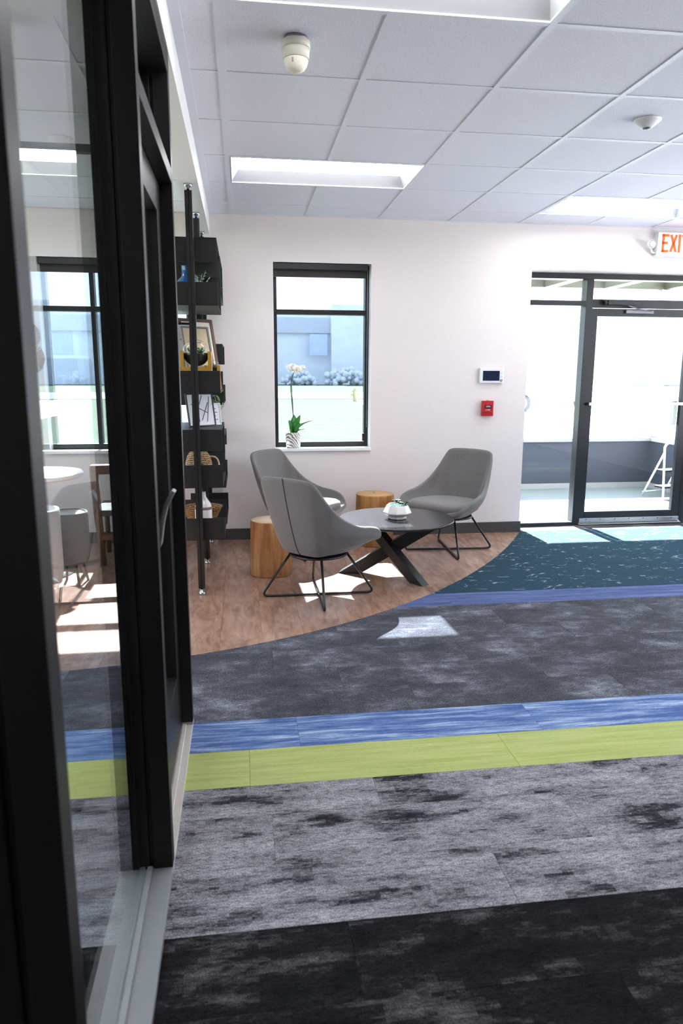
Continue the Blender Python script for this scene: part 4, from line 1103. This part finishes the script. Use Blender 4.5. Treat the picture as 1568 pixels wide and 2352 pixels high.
dup(sd_, (-.955, 4.45, ZC+.004), 0, 'low white smoke detector on the meeting room ceiling behind the glass', 'smoke detectors')
sd_['group'] = 'smoke detectors'

# ------------------------------------------------------------------ OUTSIDE
g = MB().box(-160, 220, -60, 46, -.5, -.16).build('ground_lawn', 'lawn'); tag(g, 'bright sunlit lawn outside the windows', 'lawn', kind='structure')
g = MB().box(-160, 220, 46, 62, -.5, -.13).build('ground_road', 'asphalt'); tag(g, 'pale road beyond the lawn', 'road', kind='structure')
g = MB().box(-160, 220, 62, 420, -.5, -.14).build('ground_verge', 'lawn'); tag(g, 'far strip of grass beyond the road', 'lawn', kind='structure')
g = MB().box(XR+.13, 40, -30, 44, -.3, -.12).build('ground_parking', 'concrete'); tag(g, 'bright concrete parking area outside the entrance', 'pavement', kind='structure')
bld = empty('warehouse', 'pale blue grey warehouse across the road', 'building', (10, 108, -.14))
MB().box(-75, 70, 0, 30, 0, 10.2).build('wall', 'facade', bld); MB().box(3.2, 75, -1.5, 28, 0, 11.4).build('wall', 'facade', bld)
MB().box(-75.2, 3.2, -.6, 0, 7.4, 9.6).build('roof_band', 'facade_band', bld)
for k in range(14): MB().box(-72+k*9, -70+k*9+.6, -.14 if k < 8 else -1.62, 0 if k < 8 else -1.5, 4.2, 7.2).build('window', 'facade_glass', bld)
for k in range(5): MB().box(-60+k*24, -55+k*24, -.16 if k < 3 else -1.64, 0 if k < 3 else -1.5, 0, 3.6).build('loading_door', 'facade_band', bld)
def shrub(label, loc, r, h, seed):
    mb = MB(); rr = random.Random(seed)
    for q in range(90):
        a = rr.uniform(0, 6.28); d = r*math.sqrt(rr.uniform(0, 1))*.9; k_ = rr.uniform(.07, .17)
        mb.sphere((d*math.cos(a), d*math.sin(a)*.6, h*rr.uniform(.12, .9)*(1-.5*d/r)), r*k_, 6, 4)
    o_ = mb.build('shrub', 'shrub'); o_.location = loc; tag(o_, label, 'shrub', 'shrubs before the warehouse')
for q, (x_, r, h) in enumerate(((1, 2.4, 2.6), (8, 2.6, 2.2), (14.5, 3.0, 2.8), (21, 2.2, 2.0))):
    shrub(('leftmost', 'second', 'third', 'rightmost')[q]+' round shrub before the warehouse, counted from the left', (x_, 100, -.14), r, h, q)
hy = empty('fire_hydrant', 'pale yellow fire hydrant on the lawn seen through the window', 'hydrant', (6.35, 40.5, -.14))
MB().lathe([(.16, 0), (.16, .06), (.11, .08), (.11, .52), (.14, .56), (.13, .66), (.05, .74), (.04, .8)], 20).build('barrel', 'hydrant_yellow', hy)
MB().tube([(-.22, 0, .42), (.22, 0, .42)], .06, 12).build('nozzle', 'hydrant_yellow', hy)
tk = empty('pickup_truck', 'white pickup truck parked outside the entrance', 'truck', (13.2, 29.5, -.12), 0)
side = [(-2.7, .45), (2.75, .45), (2.8, .75), (2.7, 1.02), (1.5, 1.08), (.95, 1.68), (-.55, 1.72), (-.75, 1.12), (-2.7, 1.12)]
mb = MB(); n = len(side); vs = [(x_, y_, z_) for y_ in (-.92, .92) for x_, z_ in side]
mb.add(vs, [tuple(range(n)), tuple(reversed(range(n, 2*n)))]+[(i, (i+1) % n, n+(i+1) % n, n+i) for i in range(n)]); mb.build('body', 'truck_white', tk, .04)
MB().box(-.5, .85, -.93, .93, 1.14, 1.6).build('side_glass', 'facade_glass', tk)
for x_ in (-1.75, 1.75):
    for y_ in (-.9, .9):
        o_ = MB().lathe([(.36, -.11), (.38, -.08), (.38, .08), (.36, .11)], 24).build('wheel', 'tire', tk); o_.location = (x_, y_, .38); o_.rotation_euler = (math.pi/2, 0, 0)
        MB().lathe([(.2, -.115), (.2, .115)], 20).build('hub', 'truck_white', o_)
